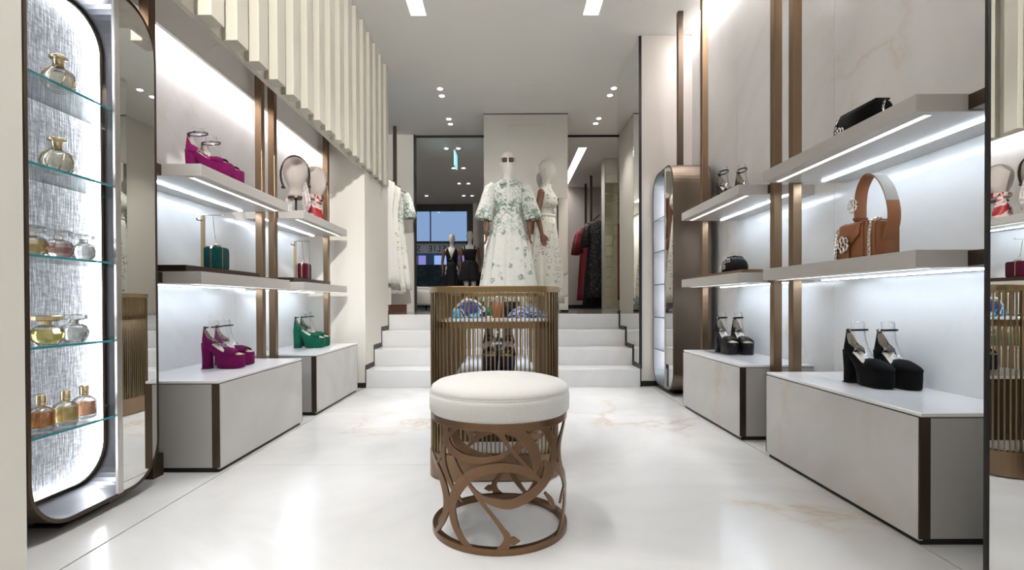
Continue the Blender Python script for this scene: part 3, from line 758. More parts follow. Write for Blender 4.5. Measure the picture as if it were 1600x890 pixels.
shoe('nearer green suede platform shoe on the far left plinth', (-1.565, 4.02, zp), .02, 'green', 'green', peep=True)
shoe('farther green suede platform shoe on the far left plinth', (-1.575, 4.16, zp), .0, 'green', 'green', peep=True)
shoe('black suede platform shoe seen from the side on the near right plinth', (1.500, 2.14, zp), -1.45, 'blacksuede', 'blacksatin', sc=.95)
shoe('black suede platform shoe with toe toward viewer on the near right plinth', (1.600, 2.11, zp), -1.60, 'blacksuede', 'blacksatin', sc=.95)
shoe('left black peep-toe shoe on the far right plinth', (1.487, 3.49, zp), -1.5, 'blacksatin', 'blacksatin', peep=True)
shoe('right black peep-toe shoe on the far right plinth', (1.580, 3.46, zp), -1.58, 'blacksatin', 'blacksatin', peep=True)
shoe('left black strappy shoe on the far right upper shelf', (1.487, 3.47, 1.415), -1.5, 'blacksatin', 'blacksatin', peep=True)
shoe('right black strappy shoe on the far right upper shelf', (1.587, 3.42, 1.415), -1.58, 'blacksatin', 'blacksatin', peep=True)

# ------------------------------------------------------------------ trays
def tray(label, x0, x1, y0, y1, z, h, m):
    t = thing('display_tray', label, 'tray', ((x0+x1)/2, (y0+y1)/2, z), 0, 'low trays on shelves'); a, c = (x1-x0)/2, (y1-y0)/2
    link('top', box(-a, a, -c, c, h-.006, h), m, t, bevel=.001); link('body', box(-a+.002, a-.002, -c+.002, c-.002, 0, h-.006), m, t)
tray('dark bronze tray under the teal clutch', -1.76, -1.47, 2.345, 3.04, .915, .032, 'bronze_dark')
tray('dark bronze tray under the maroon clutch', -1.76, -1.47, 3.53, 4.26, .915, .032, 'bronze_dark')
tray('bronze tray under the small ruched clutch', 1.385, 1.67, 3.02, 3.72, .930, .030, 'bronze')

# ------------------------------------------------------------------ box clutches on stands
def clutch(kind, label, slabel, loc, m, sy=.15, sc=1.0):
    t = thing('box_clutch', label, 'bag', loc, .12, 'velvet box clutches'); t.scale = (sc,)*3
    b = bmesh.new()
    def rr(x, e): return [(x, u, v) for u, v in rrect(-sy/2+e, sy/2-e, .001+e*.6, .122-e, .018, 5)]
    loft(b, [rr(-.034,.008), rr(-.030,.001), rr(-.006,.0), rr(-.004,.0)]); link('rear_shell', b, m, t, True)
    b = bmesh.new(); loft(b, [rr(.004,.0), rr(.006,.0), rr(.030,.001), rr(.034,.008)]); link('front_shell', b, m, t, True)
    link('metal_frame', ringext(bmesh.new(), rrect(-sy/2-.001, sy/2+.001, 0, .123, .019, 5), rrect(-sy/2+.006, sy/2-.006, .007, .116, .013, 5), lambda u, v, d: (d, u, v), -.005, .005), 'gold', t)
    link('metal_band', ringext(bmesh.new(), rrect(-.035, .035, .0005, .1235, .012, 4), rrect(-.033, .033, .003, .1215, .010, 4), lambda u, v, d: (u, d-.02, v), -.003, .003), 'gold', t)
    link('clasp', box(-.010, .010, -.022, .022, .122, .136), 'gold', t, bevel=.002)
    b = bmesh.new(); tube(b, catmull([(0,-.02,.134),(-.004,-.022,.2),(-.010,-.028,.285),(-.004,-.024,.2),(.002,.0,.134)],6), .0011, 5); link('chain', b, 'gold', t)
    s_ = thing('bag_stand', slabel, 'stand', (loc[0]-.058*sc, loc[1]-.03, loc[2]), 0, 'bag stands'); s_.scale = (sc,)*3
    b = bmesh.new(); bx(b, -.03, .014, -.04, .04, 0, .004); link('base', b, 'nickel', s_)
    link('upright', box(-.008, .008, -.008, .008, .004, .285), 'gold', s_)
    b = bmesh.new(); tube(b, [(0,-.005,.288),(.03,.0,.289),(.085,.012,.289),(.1,.014,.289)], .003, 6); bx(b, .097, .104, .009, .019, .284, .297); link('arm', b, 'nickel', s_)
    b = bmesh.new(); tube(b, catmull([(0,-.006,.262),(-.01,-.016,.258),(-.018,-.022,.262),(-.018,-.022,.270)],4), .003, 6); link('hook', b, 'bronze_dark', s_)
    return t
clutch('teal', 'teal velvet box clutch with gold frame on the left shelf', 'slim metal bag stand behind the teal clutch', (-1.548, 2.735, .947), 'teal')
clutch('maroon', 'maroon velvet box clutch with gold frame on the far left shelf', 'slim metal bag stand behind the maroon clutch', (-1.545, 3.90, .947), 'maroon')

# ------------------------------------------------------------------ crystal brooch
def brooch(parent, mtx, r=.026, name='crystal_brooch'):
    b = bmesh.new()
    for k in range(5):
        a = 2*PI*k/5 + .3
        pts = []
        for j in range(9):
            q = 2*PI*j/8; pts.append(mtx @ Vector((r*.62*cos(a)+r*.42*cos(q+a), r*.62*sin(a)+r*.30*sin(q+a), .004)))
        tube(b, pts, r*.085, 5, False)
    for k in range(10):
        a = 2*PI*k/10; p = (r*1.0*cos(a), r*1.0*sin(a), .004); q = (r*.72*cos(a+.35), r*.72*sin(a+.35), .004)
        tube(b, [mtx @ Vector(p), mtx @ Vector(q)], r*.08, 5)
    return link(name, b, 'silver', parent, True)
def chain(parent, pts, r=.0045, name='chain'):
    P = catmull(pts, 6); b = bmesh.new()
    for i in range(0, len(P)-1):
        d = (P[i+1]-P[i]); L = d.length
        for k in range(max(1, int(L/.010))):
            c = P[i] + d*((k+.5)/max(1, int(L/.010))); tt = d.normalized()
            up = Vector((1,0,0)) if (i+k) % 2 else tt.cross(Vector((1,0,0))).normalized()
            sd = tt.cross(up).normalized()
            pts_ = [c + tt*.0075*cos(2*PI*j/6) + up*.0045*sin(2*PI*j/6) for j in range(7)]
            tube(b, pts_, r*.36, 4, False)
    return link(name, b, 'silver', parent)
# long black clutch
lc = thing('evening_clutch', 'long black velvet clutch with crystal brooch on the upper right shelf', 'bag', (1.44, 2.085, 1.415), .0); lc.scale = (.9,.88,.93)
b = bmesh.new(); rings = []
for y, k in ((-.150,.80),(-.143,.93),(-.12,1.0),(-.04,.98),(.04,1.0),(.11,1.0),(.135,.95),(.146,.80)):
    rings.append([(u*(.6+.4*k), y, v*k if v > .01 else v) for u, v in rrect(-.038,.038,0,.142,.034,6)])
loft(b, rings); link('body', b, 'blacksuede', lc, True)
b = bmesh.new(); loft(b, [[(-.040,-.135,.03),(-.041,-.135,.120),(-.03,-.135,.143),(.03,-.135,.143),(.03,-.135,.136),(-.032,-.135,.134),(-.036,-.135,.03)], [(-.040,.10,.012),(-.042,.10,.125),(-.03,.10,.147),(.03,.10,.147),(.03,.10,.138),(-.032,.10,.138),(-.036,.10,.012)]]); link('flap', b, 'blacksuede', lc, True)
brooch(lc, Matrix.Translation((-.046,.075,.058)) @ Matrix.Rotation(-PI/2,4,'Y'), .030)
chain(lc, [(-.042,.116,.0),(-.043,.118,.07),(-.036,.12,.135)]); chain(lc, [(.0,-.145,.128),(-.012,-.152,.09),(-.012,-.153,.03),(-.012,-.156,.004)])
# tan handbag
hb = thing('handbag', 'tan leather handbag with tall strap and crystal brooches on the right shelf', 'bag', (1.425, 2.035, .930), .0); hb.scale = (.95,.95,.95)
b = bmesh.new(); rings = []
for y, k in ((-.120,.88),(-.113,.97),(-.07,1.0),(.07,1.0),(.113,.97),(.120,.88)):
    rings.append([(u*(.8+.2*k), y, v*k if v > .01 else v) for u, v in rrect(-.046,.046,0,.158,.026,5)])
loft(b, rings); link('body', b, 'tan', hb, True)
for y in (-.118, .118):
    b = bmesh.new(); pts = [(u*1.01, y, v) for u, v in rrect(-.046,.046,.001,.154,.026,5)]; tube(b, pts+[pts[0]], .0025, 5, False); link('edge_piping', b, 'tandark', hb)
for y in (-.075, -.050): link('gusset_fold', box(-.0475, .04, y-.004, y+.0, .004, .150), 'tandark', hb)
b = bmesh.new(); prof = [(.035,.160),(.0,.1635),(-.034,.161),(-.0475,.148),(-.0515,.11),(-.0525,.075)]
def flr(y, cut): return [(x, y, z if z > .08 else z+cut) for x, z in prof]
loft(b, [flr(-.03,.03), flr(.01,.0), flr(.085,.0), flr(.105,.035)], False, False, False); link('flap', b, 'tan', hb, True, solid=.004)
link('front_tab', box(-.0555,-.050,.028,.075,.004,.09), 'tan', hb, bevel=.002)
brooch(hb, Matrix.Translation((-.059,.052,.072)) @ Matrix.Rotation(-PI/2,4,'Y'), .036)
# strap: tall stiff loop in the y-z plane
sp = [(.0,.035,.155),(.0,.036,.20),(.0,.034,.255),(.0,.020,.31),(.0,-.018,.350),(.0,-.066,.343),(.0,-.112,.298),(.0,-.142,.235),(.0,-.155,.17),(.0,-.146,.115),(.0,-.124,.075)]
b = bmesh.new(); tube(b, catmull(sp, 6), 0, flat=(.052,.004), up=(1,0,0)); stp = link('strap', b, 'tan', hb, True, bevel=.001)
b = bmesh.new(); P = catmull(sp, 6); tube(b, [p + Vector((0, .0, 0)) for p in P[26:44]], 0, flat=(.050,.0052), up=(1,0,0)); link('strap_lining', b, 'straplining', stp)
link('strap_keeper', box(-.028,.028,.029,.042,.172,.184), 'tandark', stp)
brooch(hb, Matrix.Translation((-.030,.036,.235)) @ Matrix.Rotation(-PI/2,4,'Y') , .030)
b = bmesh.new(); 
brooch(hb, Matrix.Translation((-.004,.044,.245)) @ Matrix.Rotation(PI/2,4,'X') @ Matrix.Rotation(PI,4,'Y'), .028)
chain(hb, [(-.03,.09,.162),(-.048,.098,.145),(-.053,.106,.10),(-.055,.112,.05),(-.056,.116,.003)], .006)
chain(hb, [(.0,-.085,.164),(-.036,-.088,.158),(-.050,-.090,.12),(-.052,-.090,.06),(-.053,-.092,.003)], .007)
# small ruched clutch
rc = thing('ruched_clutch', 'small black ruched satin clutch with crystal clasp on the far right tray', 'bag', (1.480, 3.34, .960), 1.15)
b = bmesh.new(); rings = []
for i in range(33):
    y = -.078+.156*i/32; e = (1-abs(y/.082)**3)**.5 if abs(y) < .082 else .1; k = e*(1+.05*sin(i*2.1))
    rings.append([(u*k, y, v*(.35+.65*e)*(1+.02*sin(i*2.1)) if v > .005 else v) for u, v in rrect(-.032,.032,0,.098,.03,5)])
loft(b, rings); link('body', b, 'blacksatin', rc, True)
b = bmesh.new(); tube(b, [(0,-.065,.06),(0,-.045,.096),(0,.0,.104),(0,.045,.094),(0,.065,.06)], .006, 8); link('top_frame', b, 'blacksatin', rc, True)
brooch(rc, Matrix.Translation((-.028,.048,.070)) @ Matrix.Rotation(-PI/2-.5,4,'Y'), .026); brooch(rc, Matrix.Translation((-.030,.07,.035)) @ Matrix.Rotation(-PI/2-.3,4,'Y'), .018)
link('back_panel', box(.02,.034,-.082,-.02,0,.05), 'blacksatin', rc)

# ------------------------------------------------------------------ linen heads
def headmesh(bm, cx=0, cy=0, z0=0, H=.27, face=0.0, nose=True):
    prof = [(-.02,.052,.056),(.0,.050,.056),(.03,.046,.056),(.050,.047,.072),(.075,.058,.090),(.11,.075,.101),(.16,.087,.106),(.20,.088,.105),(.235,.076,.092),(.26,.052,.066),(.272,.026,.034),(.276,.004,.005)]
    k = H/.276; rings = []
    for z, rx, ry in prof:
        r = []
        for i in range(28):
            a = 2*PI*i/28; x, y = rx*cos(a), ry*sin(a)
            if nose and sin(a) < -.5:     # face towards -y
                f = max(0, 1-abs(x)/.016) if .10 < z < .165 else 0
                y -= .030*f*(1-abs(z-.12)/.06) if abs(z-.12) < .06 else 0
                if .145 < z < .185 and .02 < abs(x) < .05: y += .008
                if .06 < z < .09: y -= .006
            x, y = x*cos(face)-y*sin(face), x*sin(face)+y*cos(face)
            r.append((cx+x*k, cy+y*k, z0+z*k))
        rings.append(r)
    loft(bm, rings); return bm
def standhead(label, loc, face, H=.28):
    t = thing('display_bust', label, 'mannequin head', loc, 0, 'linen display heads')
    b = bmesh.new(); headmesh(b, 0, 0, .165, H, face); link('head', b, 'head', t, True, subsurf=1)
    b = bmesh.new(); cyl(b, 0, 0, .004, .15, .008, 12); link('rod', b, 'black', t, True)
    b = bmesh.new(); cyl(b, 0, 0, 0, .005, .05, 24); link('base', b, 'black', t)
    b = bmesh.new(); cyl(b, 0, 0, .14, .150, .058, 24); link('neck_plate', b, 'bronze_dark', t)
    return t
h1 = standhead('front linen head with dark hairband and grey scarf, far left shelf', (-1.565, 3.80, 1.402), .30)
b = bmesh.new(); tube(b, [(.099*cos(a)*cos(.3), -.012+.099*cos(a)*sin(.3), .310+.143*sin(a)) for a in [PI*(-.25+1.5*k/20) for k in range(21)]], 0, flat=(.014,.010), up=(0,1,.0)); link('hairband', b, 'bronze_dark', h1)
for sx in (-.098, .102):
    b = bmesh.new(); lathe(b, [(.002,.0),(.008,.004),(.010,.012),(.006,.02),(.002,.024)], sx, .0, 10, z0=.215); link('earring', b, 'black', h1, True)
def scarf(label, parent_loc, pts, widths, m, th=.014, twist=0):
    t = thing('silk_scarf', label, 'scarf', parent_loc, 0, 'silk scarves'); P = catmull(pts, 6); n = len(P); b = bmesh.new(); rings = []
    for i, p in enumerate(P):
        q = i/(n-1)*(len(widths)-1); k = int(min(q, len(widths)-2)); w_ = widths[k]+(widths[k+1]-widths[k])*(q-k)
        tan_ = (P[min(i+1,n-1)]-P[max(i-1,0)]).normalized(); ref = Vector((cos(.5+twist*i/n), sin(.5+twist*i/n)*.8, 0)); s_ = (ref - tan_*ref.dot(tan_)).normalized(); u = tan_.cross(s_)
        rings.append([p + s_*w_*.5*cos(2*PI*j/16)*(1) + u*(th*.5*sin(2*PI*j/16) + .006*sin(6*PI*j/16+i*.2)) for j in range(16)])
    loft(b, rings); link('tail', b, m, t, True); return t
scarf('grey striped scarf tail hanging left under the front linen head', (-1.605, 3.79, 1.402), [(.02,.0,.155),(-.005,.0,.13),(-.012,.0,.07),(.0,.0,.003)], [.022,.05,.055,.05], 'silkgrey')
scarf('grey scarf tail hanging right beside the front linen head', (-1.492, 3.80, 1.402), [(-.02,.01,.31),(-.01,.0,.25),(.0,.0,.17),(.012,-.01,.10),(.0,0,.06),(-.012,.0,.004)], [.012,.035,.055,.06,.04,.02], 'silkgrey')
h2 = standhead('rear linen head turned to the aisle with red collar scarf, far left shelf', (-1.515, 4.02, 1.402), 1.25, .27)
b = bmesh.new(); lathe(b, [(.064,.17),(.072,.18),(.074,.195),(.068,.205)], 0, 0, 20, False, False); link('neck_scarf', b, 'silkred', h2, True, solid=.004)
b = bmesh.new(); lathe(b, [(.010,.0),(.022,.008),(.024,.02),(.012,.03),(.002,.032)], .088, .01, 12, z0=.285); link('hair_clip', b, 'copper', h2, True)
scarf('red and white silk scarf hanging from the rear linen head', (-1.485, 3.975, 1.402), [(.0,.0,.185),(.005,-.005,.155),(.0,-.01,.10),(-.005,-.012,.05),(.0,-.01,.004)], [.02,.05,.095,.125,.12], 'silkred', .03)

# ------------------------------------------------------------------ perfume bottles
def liquid(name, col):
    m = bpy.data.materials.new(name); m.use_nodes = True; nt = m.node_tree; b_ = nt.nodes['Principled BSDF']
    b_.inputs['Base Color'].default_value = (*col, 1); b_.inputs['Roughness'].default_value = .05; b_.inputs['Transmission Weight'].default_value = .7
    b_.inputs['IOR'].default_value = 1.2; return m
M['amber'] = liquid('amber', (.75,.30,.06)); M['honey'] = liquid('honey', (.80,.58,.22)); M['rosegold'] = liquid('rose_amber', (.80,.42,.24))
M['lemon'] = liquid('lemon', (.90,.78,.22)); M['blush'] = liquid('blush', (.62,.36,.33)); M['champ'] = liquid('champagne', (.93,.90,.78)); M['clearliq'] = liquid('clear_liquid', (.80,.80,.80))
def globe_bottle(label, loc):
    t = thing('perfume_bottle', label, 'perfume bottle', loc, 0, 'perfume bottles')
    b = bmesh.new(); lathe(b, [(.018,.0),(.034,.006),(.046,.026),(.048,.045),(.041,.068),(.024,.084),(.016,.088)], n=24); link('flask', b, 'bottle', t, True)
    b = bmesh.new(); lathe(b, [(.015,.003),(.030,.008),(.041,.027),(.043,.045),(.036,.064),(.01,.07)], n=20); link('liquid', b, 'champ', t, True)
    b = bmesh.new(); 
    for k in range(8):
        a = 2*PI*k/8; pts = [(r*cos(a+.5*z/.08), r*sin(a+.5*z/.08), z) for r, z in ((.035,.006),(.0475,.026),(.0495,.045),(.0425,.068),(.025,.084))]; tube(b, pts, .0016, 4)
    link('filigree', b, 'gold', t)
    b = bmesh.new(); lathe(b, [(.015,.088),(.016,.112),(.017,.114),(.026,.115),(.027,.121),(.022,.126),(.004,.127)], n=20); link('cap', b, 'gold', t, True)
globe_bottle('round gold-capped perfume flask on the top glass shelf', (-1.557, 1.785, 1.504))
globe_bottle('round gold-capped perfume flask on the second glass shelf', (-1.557, 1.775, 1.217))
def jar(label, loc, liq, capm, lab, r=.044, write=None):
    t = thing('perfume_bottle', label, 'perfume bottle', loc, 0, 'perfume bottles')
    oct_ = lambda rr, z: [(rr*cos(2*PI*k/12)*1.0, rr*sin(2*PI*k/12)*.95, z) for k in range(12)]
    b = bmesh.new(); loft(b, [oct_(r*.62,.0), oct_(r*.95,.016), oct_(r*1.05,.036), oct_(r*.86,.056), oct_(r*.4,.066)]); link('flask', b, 'bottle', t)
    b = bmesh.new(); loft(b, [oct_(r*.5,.006), oct_(r*.82,.018), oct_(r*.90,.036), oct_(r*.74,.051)]); link('liquid', b, liq, t)
    b = bmesh.new(); cyl(b, 0, 0, .066, .078, .013, 12); link('neck', b, capm if capm == 'gold' else 'silver', t)
    b = bmesh.new(); loft(b, [oct_(r*.7,.078), oct_(r*.92,.082), oct_(r*.92,.094), oct_(r*.72,.098)]); link('stopper', b, 'bottle' if capm != 'gold' else 'gold', t)
    if lab:
        mt = Matrix.Rotation(-.9, 4, 'Z'); b = bmesh.new(); bx(b, -.022, .022, -r*1.08, -r*1.05, .036, .050, mt); lb = link('name_plate', b, lab, t)
        if write: text(write, .0062, .0002, 'silver' if lab == 'blacksatin' else 'letters', lb, tuple(mt @ Vector((0,-r*1.085,.041))), (PI/2, 0, -.9), 'CENTER')
jar('honey coloured faceted jar bottle at the left end of the third glass shelf', (-1.555, 1.675, .927), 'honey', '', None)
jar('blush faceted jar bottle with pale stopper in the middle of the third glass shelf', (-1.555, 1.775, .927), 'blush', '', 'goldleather')
jar('clear faceted jar bottle at the right of the third glass shelf', (-1.555, 1.88, .927), 'clearliq', '', None, .041)
jar('lemon yellow perfume bottle with gold stopper on the fourth glass shelf', (-1.55, 1.722, .634), 'lemon', 'gold', 'goldleather', .047, 'ELIE SAAB')
jar('clear perfume bottle with dark name plate on the fourth glass shelf', (-1.557, 1.838, .634), 'clearliq', '', 'blacksatin', .043, 'ELIE SAAB')
def drum(label, loc, liq):
    t = thing('perfume_bottle', label, 'perfume bottle', loc, 0, 'perfume bottles')
    b = bmesh.new(); lathe(b, [(.030,.0),(.036,.004),(.037,.02),(.037,.062),(.034,.070),(.022,.080),(.013,.086)], n=28); link('flask', b, 'bottle', t, True)
    b = bmesh.new(); lathe(b, [(.030,.014),(.034,.018),(.034,.058),(.030,.062)], n=24); link('liquid', b, liq, t, True)
    b = bmesh.new(); lathe(b, [(.013,.086),(.014,.090),(.014,.118),(.011,.121)], n=20); link('cap', b, 'gold', t, True)
drum('amber drum perfume bottle at the left of the lowest glass shelf', (-1.552, 1.70, .348), 'amber')
drum('honey drum perfume bottle in the middle of the lowest glass shelf', (-1.545, 1.785, .348), 'honey')
drum('rose amber drum perfume bottle at the right of the lowest glass shelf', (-1.565, 1.888, .348), 'rosegold')
for i, z in enumerate(SH[:4]):
    drum('small perfume bottle in the far right cabinet on glass shelf %s' % ('one (topmost)','two','three','four')[i], (1.40+.03*(i%2), 4.40, z+.004), 'blush')

# ------------------------------------------------------------------ mannequins
def attr(o, fn, name='dense'):
    a = o.data.attributes.new(name, 'FLOAT', 'POINT')
    a.data.foreach_set('value', [fn(v.co) for v in o.data.vertices])
def arm_mesh(s_, sh, el, wr, fwd=0):
    b = bmesh.new()
    S, E, W = Vector(sh), Vector(el), Vector(wr)
    pts = [S+Vector((0,0,.03)), S, S.lerp(E,.35), S.lerp(E,.8), E, E.lerp(W,.25), E.lerp(W,.7), W]
    tube(b, pts, [.025,.042,.041,.036,.034,.035,.028,.021], 12)
    d = (W-E).normalized(); side = Vector((0,-1,0)) - d*d.dot(Vector((0,-1,0))); side.normalize(); thick = d.cross(side)
    # palm then five fingers
    rings = []
    for q, w_, th in ((-.005,.042,.034),(.02,.062,.034),(.06,.078,.030),(.085,.074,.024)):
        c = W + d*q; rings.append([c + side*(w_/2)*cos(2*PI*k/12) + thick*(th/2)*sin(2*PI*k/12) for k in range(12)])
    loft(b, rings)
    for k, (off, L, r) in enumerate(((.027,.066,.0085),(.009,.076,.009),(-.009,.071,.0088),(-.026,.056,.0078))):
        p0 = W + d*.078 + side*off; cur = thick*s_*-1
        tube(b, [p0, p0+d*L*.4+cur*.003, p0+d*L*.75+cur*.012, p0+d*L*.95+cur*.024], [r*1.1, r, r*.95, r*.7], 8)
    p0 = W + d*.025 + side*.024
    tube(b, [p0, p0+d*.03+side*.022, p0+d*.058+side*.030, p0+d*.076+side*.026], [.013,.0115,.010,.007], 8)
    return b
def add_arm(t, s_, sh, el, wr, m='wood'):
    o = link('arm', arm_mesh(s_, sh, el, wr), m, t, True)
    md = o.modifiers.new('remesh', 'REMESH'); md.mode = 'VOXEL'; md.voxel_size = .0055; md.use_smooth_shade = True
    e = Vector(el); b = bmesh.new(); tube(b, [e+Vector((0,0,.008)), e-Vector((0,0,.008))], .0365, 14); link('elbow_joint', b, m, o, True)
    return o
def body(t, m='mannequin', headturn=0):
    b = bmesh.new(); n = 28
    R = [(.80,.16,.10,0),(.88,.168,.115,.005),(.96,.165,.118,.005),(1.04,.140,.105,0),(1.12,.116,.088,0),(1.20,.124,.092,0),(1.29,.142,.112,-.012),(1.36,.150,.105,-.010),(1.41,.172,.085,0),(1.445,.150,.070,.004),(1.468,.090,.060,.008),(1.49,.058,.056,.006),(1.53,.049,.052,-.002),(1.565,.049,.056,-.010)]
    rings = [ering(0, cy, z, rx, ry, n) for z, rx, ry, cy in R]
    H = [(1.585,.052,.068,-.022),(1.61,.060,.082,-.022),(1.645,.068,.092,-.016),(1.69,.074,.098,-.010),(1.735,.074,.098,-.006),(1.77,.064,.086,-.002),(1.797,.042,.056,0),(1.808,.018,.022,0)]
    for z, rx, ry, cy in H:
        r = []
        for i in range(n):
            a = 2*PI*i/n; x, y = rx*cos(a), cy+ry*sin(a)
            if sin(a) < -.4 and 1.62 < z < 1.70 and abs(x) < .02: y -= .014*(1-abs(x)/.02)
            if sin(a) < -.2 and 1.68 < z < 1.71 and .022 < abs(x) < .06: y += .009
            r.append((x*cos(headturn)-y*sin(headturn), x*sin(headturn)+y*cos(headturn), z))
        rings.append(r)
    loft(b, rings)
    for s_ in (-1, 1):
        loft(b, [ering(s_*x, cy, z, r, r2, 16) for z, x, r, r2, cy in ((.86,.085,.085,.095,0),(.70,.088,.075,.082,0),(.50,.086,.052,.058,-.005),(.40,.086,.052,.058,.008),(.28,.085,.050,.055,.012),(.12,.084,.034,.038,.008),(.07,.084,.036,.045,.0),(.03,.085,.040,.07,-.025),(.0,.086,.042,.105,-.055))][::-1])
        p = [Vector((s_*.074*cos(headturn)+.005*sin(headturn), s_*.074*sin(headturn), 1.675))]
        for q in range(1): tube(b, [p[0]+Vector((0,.004,-.026)), p[0]+Vector((s_*.005*cos(headturn),.008,.0)), p[0]+Vector((0,.008,.026))], [.006,.010,.006], 8)
    return link('body', b, m, t, True)
def base(t):
    b = bmesh.new(); cyl(b, 0, .02, -.012, 0, .17, 32); link('stand_base', b, 'nickel', t)
def skirt(b, z0, z1, rx0, ry0, rx1, ry1, nf, amp, n=96, k=10, pw=.8, ph=0):
    R = []
    for i in range(k+1):
        q = i/k; e = q**pw; R.append(ering(0, 0, z0+(z1-z0)*q, rx0+(rx1-rx0)*e, ry0+(ry1-ry0)*e, n, amp*min(1,q*2.2), nf, ph))
    loft(b, R, False, False)
def sleeve(b, s_, pts, rad, n=28):
    P = [Vector(p) for p in pts]; R = []
    for i, (p, r) in enumerate(zip(P, rad)):
        d = (P[min(i+1,len(P)-1)]-P[max(i-1,0)]).normalized(); u = Vector((0,1,0)); v = d.cross(u).normalized()
        R.append([p + (u*cos(2*PI*k/n)+v*sin(2*PI*k/n))*r*(1+.05*(i/len(P))*sin(5*2*PI*k/n)) for k in range(n)])
    loft(b, R, False, False)
# 1: green floral shirt dress
m1 = thing('mannequin', 'white mannequin in sunglasses wearing a green floral shirt dress', 'mannequin', (.01, 5.99, ZL+.012)); m1.scale = (1.035,)*3
body(m1); base(m1)
add_arm(m1, -1, (-.192,.0,1.395), (-.235,.01,1.13), (-.242,-.03,.905)); add_arm(m1, 1, (.192,.0,1.395), (.235,.01,1.13), (.242,-.03,.905))
b = bmesh.new(); loft(b, [ering(0,cy,z,rx,ry,64) for z,rx,ry,cy in ((1.13,.128,.100,0),(1.17,.132,.104,0),(1.21,.140,.108,-.003),(1.29,.158,.126,-.012),(1.36,.168,.118,-.010),(1.415,.186,.096,0),(1.450,.158,.080,.004),(1.468,.108,.074,.006))], False, False)
bo = link('bodice', b, 'floral', m1, True, solid=.004); attr(bo, lambda c: .95 if c.z < 1.24 else (.55 if c.z > 1.38 else .35 if abs(c.x) < .05 else .25))
link('button_placket', box(-.014, .014, -.1415, -.136, 1.15, 1.43), 'floral', bo)
b = bmesh.new(); skirt(b, 1.15, .12, .130, .102, .33, .27, 11, .07, pw=.75); sk = link('skirt', b, 'floral', m1, True, solid=.004)
attr(sk, lambda c: .85 if c.z > 1.06 else (.45 if c.z > .92 else (.75 if c.z < .17 else .06)))
b = bmesh.new(); loft(b, [ering(0,0,z,rx,ry,48) for z,rx,ry in ((1.125,.134,.106),(1.132,.139,.111),(1.185,.140,.112),(1.192,.136,.108))], False, False); bl = link('waist_belt', b, 'floral', m1, True, solid=.004); attr(bl, lambda c: .8)
for s_ in (-1, 1):
    b = bmesh.new(); sleeve(b, s_, [(s_*.150,0,1.425),(s_*.195,0,1.39),(s_*.222,0,1.30),(s_*.245,-.005,1.20),(s_*.268,-.01,1.10),(s_*.280,-.012,1.045)], [.055,.068,.076,.084,.096,.104])
    sv = link('sleeve', b, 'floral', m1, True, solid=.004); attr(sv, lambda c: .9 if c.z < 1.115 else .22)
    b = bmesh.new(); loft(b, [[(s_*.012,-.062,1.470),(s_*.062,-.035,1.492),(s_*.074,.02,1.500),(s_*.03,.066,1.505)], [(s_*.030,-.108,1.415),(s_*.098,-.100,1.425),(s_*.128,.01,1.462),(s_*.04,.092,1.478)]], False, False, False)
    cl = link('collar', b, 'floral', m1, True, solid=.005); attr(cl, lambda c: .8)
sg = thing('sunglasses', 'brown tinted sunglasses worn by the floral mannequin', 'sunglasses', (.01, 5.99-.110*1.035, ZL+.012+1.69*1.035), 0)
M['lens_brown'] = mat('brown_lens', (.05,.02,.012), .3)
for s_ in (-1, 1):
    b = bmesh.new(); polyext(b, rrect(s_*.036-.030, s_*.036+.030, -.028, .026, .014, 5), lambda u, v, d: (u, d+abs(u)*.12-.004, v), -.002, .002); link('lens', b, 'lens_brown', sg)
    b = bmesh.new(); tube(b, [(s_*.066,.006,.018),(s_*.080,.06,.016),(s_*.080,.12,.01)], .003, 6); link('temple', b, 'lens_brown', sg)
b = bmesh.new(); tube(b, [(-.01,-.004,.006),(0,-.006,.01),(.01,-.004,.006)], .003, 6); link('bridge', b, 'gold', sg)
# 2: white lace dress, turned to the right
m2 = thing('mannequin', 'white mannequin turned right in a sleeveless white lace dress', 'mannequin', (.485, 6.35, ZL+.012), math.radians(68)); m2.scale = (1.035,)*3
body(m2, headturn=math.radians(8)); base(m2)
add_arm(m2, -1, (-.190,.0,1.395), (-.215,.045,1.13), (-.205,-.01,.905)); add_arm(m2, 1, (.190,.0,1.395), (.235,.03,1.13), (.235,.0,.905))
b = bmesh.new(); loft(b, [ering(0,cy,z,rx,ry,48) for z,rx,ry,cy in ((1.22,.132,.104,0),(1.29,.156,.124,-.012),(1.36,.162,.116,-.010),(1.41,.160,.094,0),(1.445,.135,.076,.004),(1.475,.088,.066,.006),(1.515,.060,.062,.0))], False, False); link('bodice', b, 'lace', m2, True, solid=.004)
b = bmesh.new(); skirt(b, 1.14, .10, .126, .100, .215, .20, 9, .05); link('skirt', b, 'lace', m2, True, solid=.004)
b = bmesh.new(); loft(b, [ering(0,0,z,.130,.104,40) for z in (1.12,1.155)], False, False); link('waistband', b, 'lace', m2, True, solid=.006)
b = bmesh.new(); loft(b, [[(x, -.100+.0*x, 1.15) for x in (-.05,0,.05)], [(x, -.108, 1.23) for x in (-.03,0,.03)]], False, False, False); link('front_panel', b, 'lace', m2, True, solid=.004)
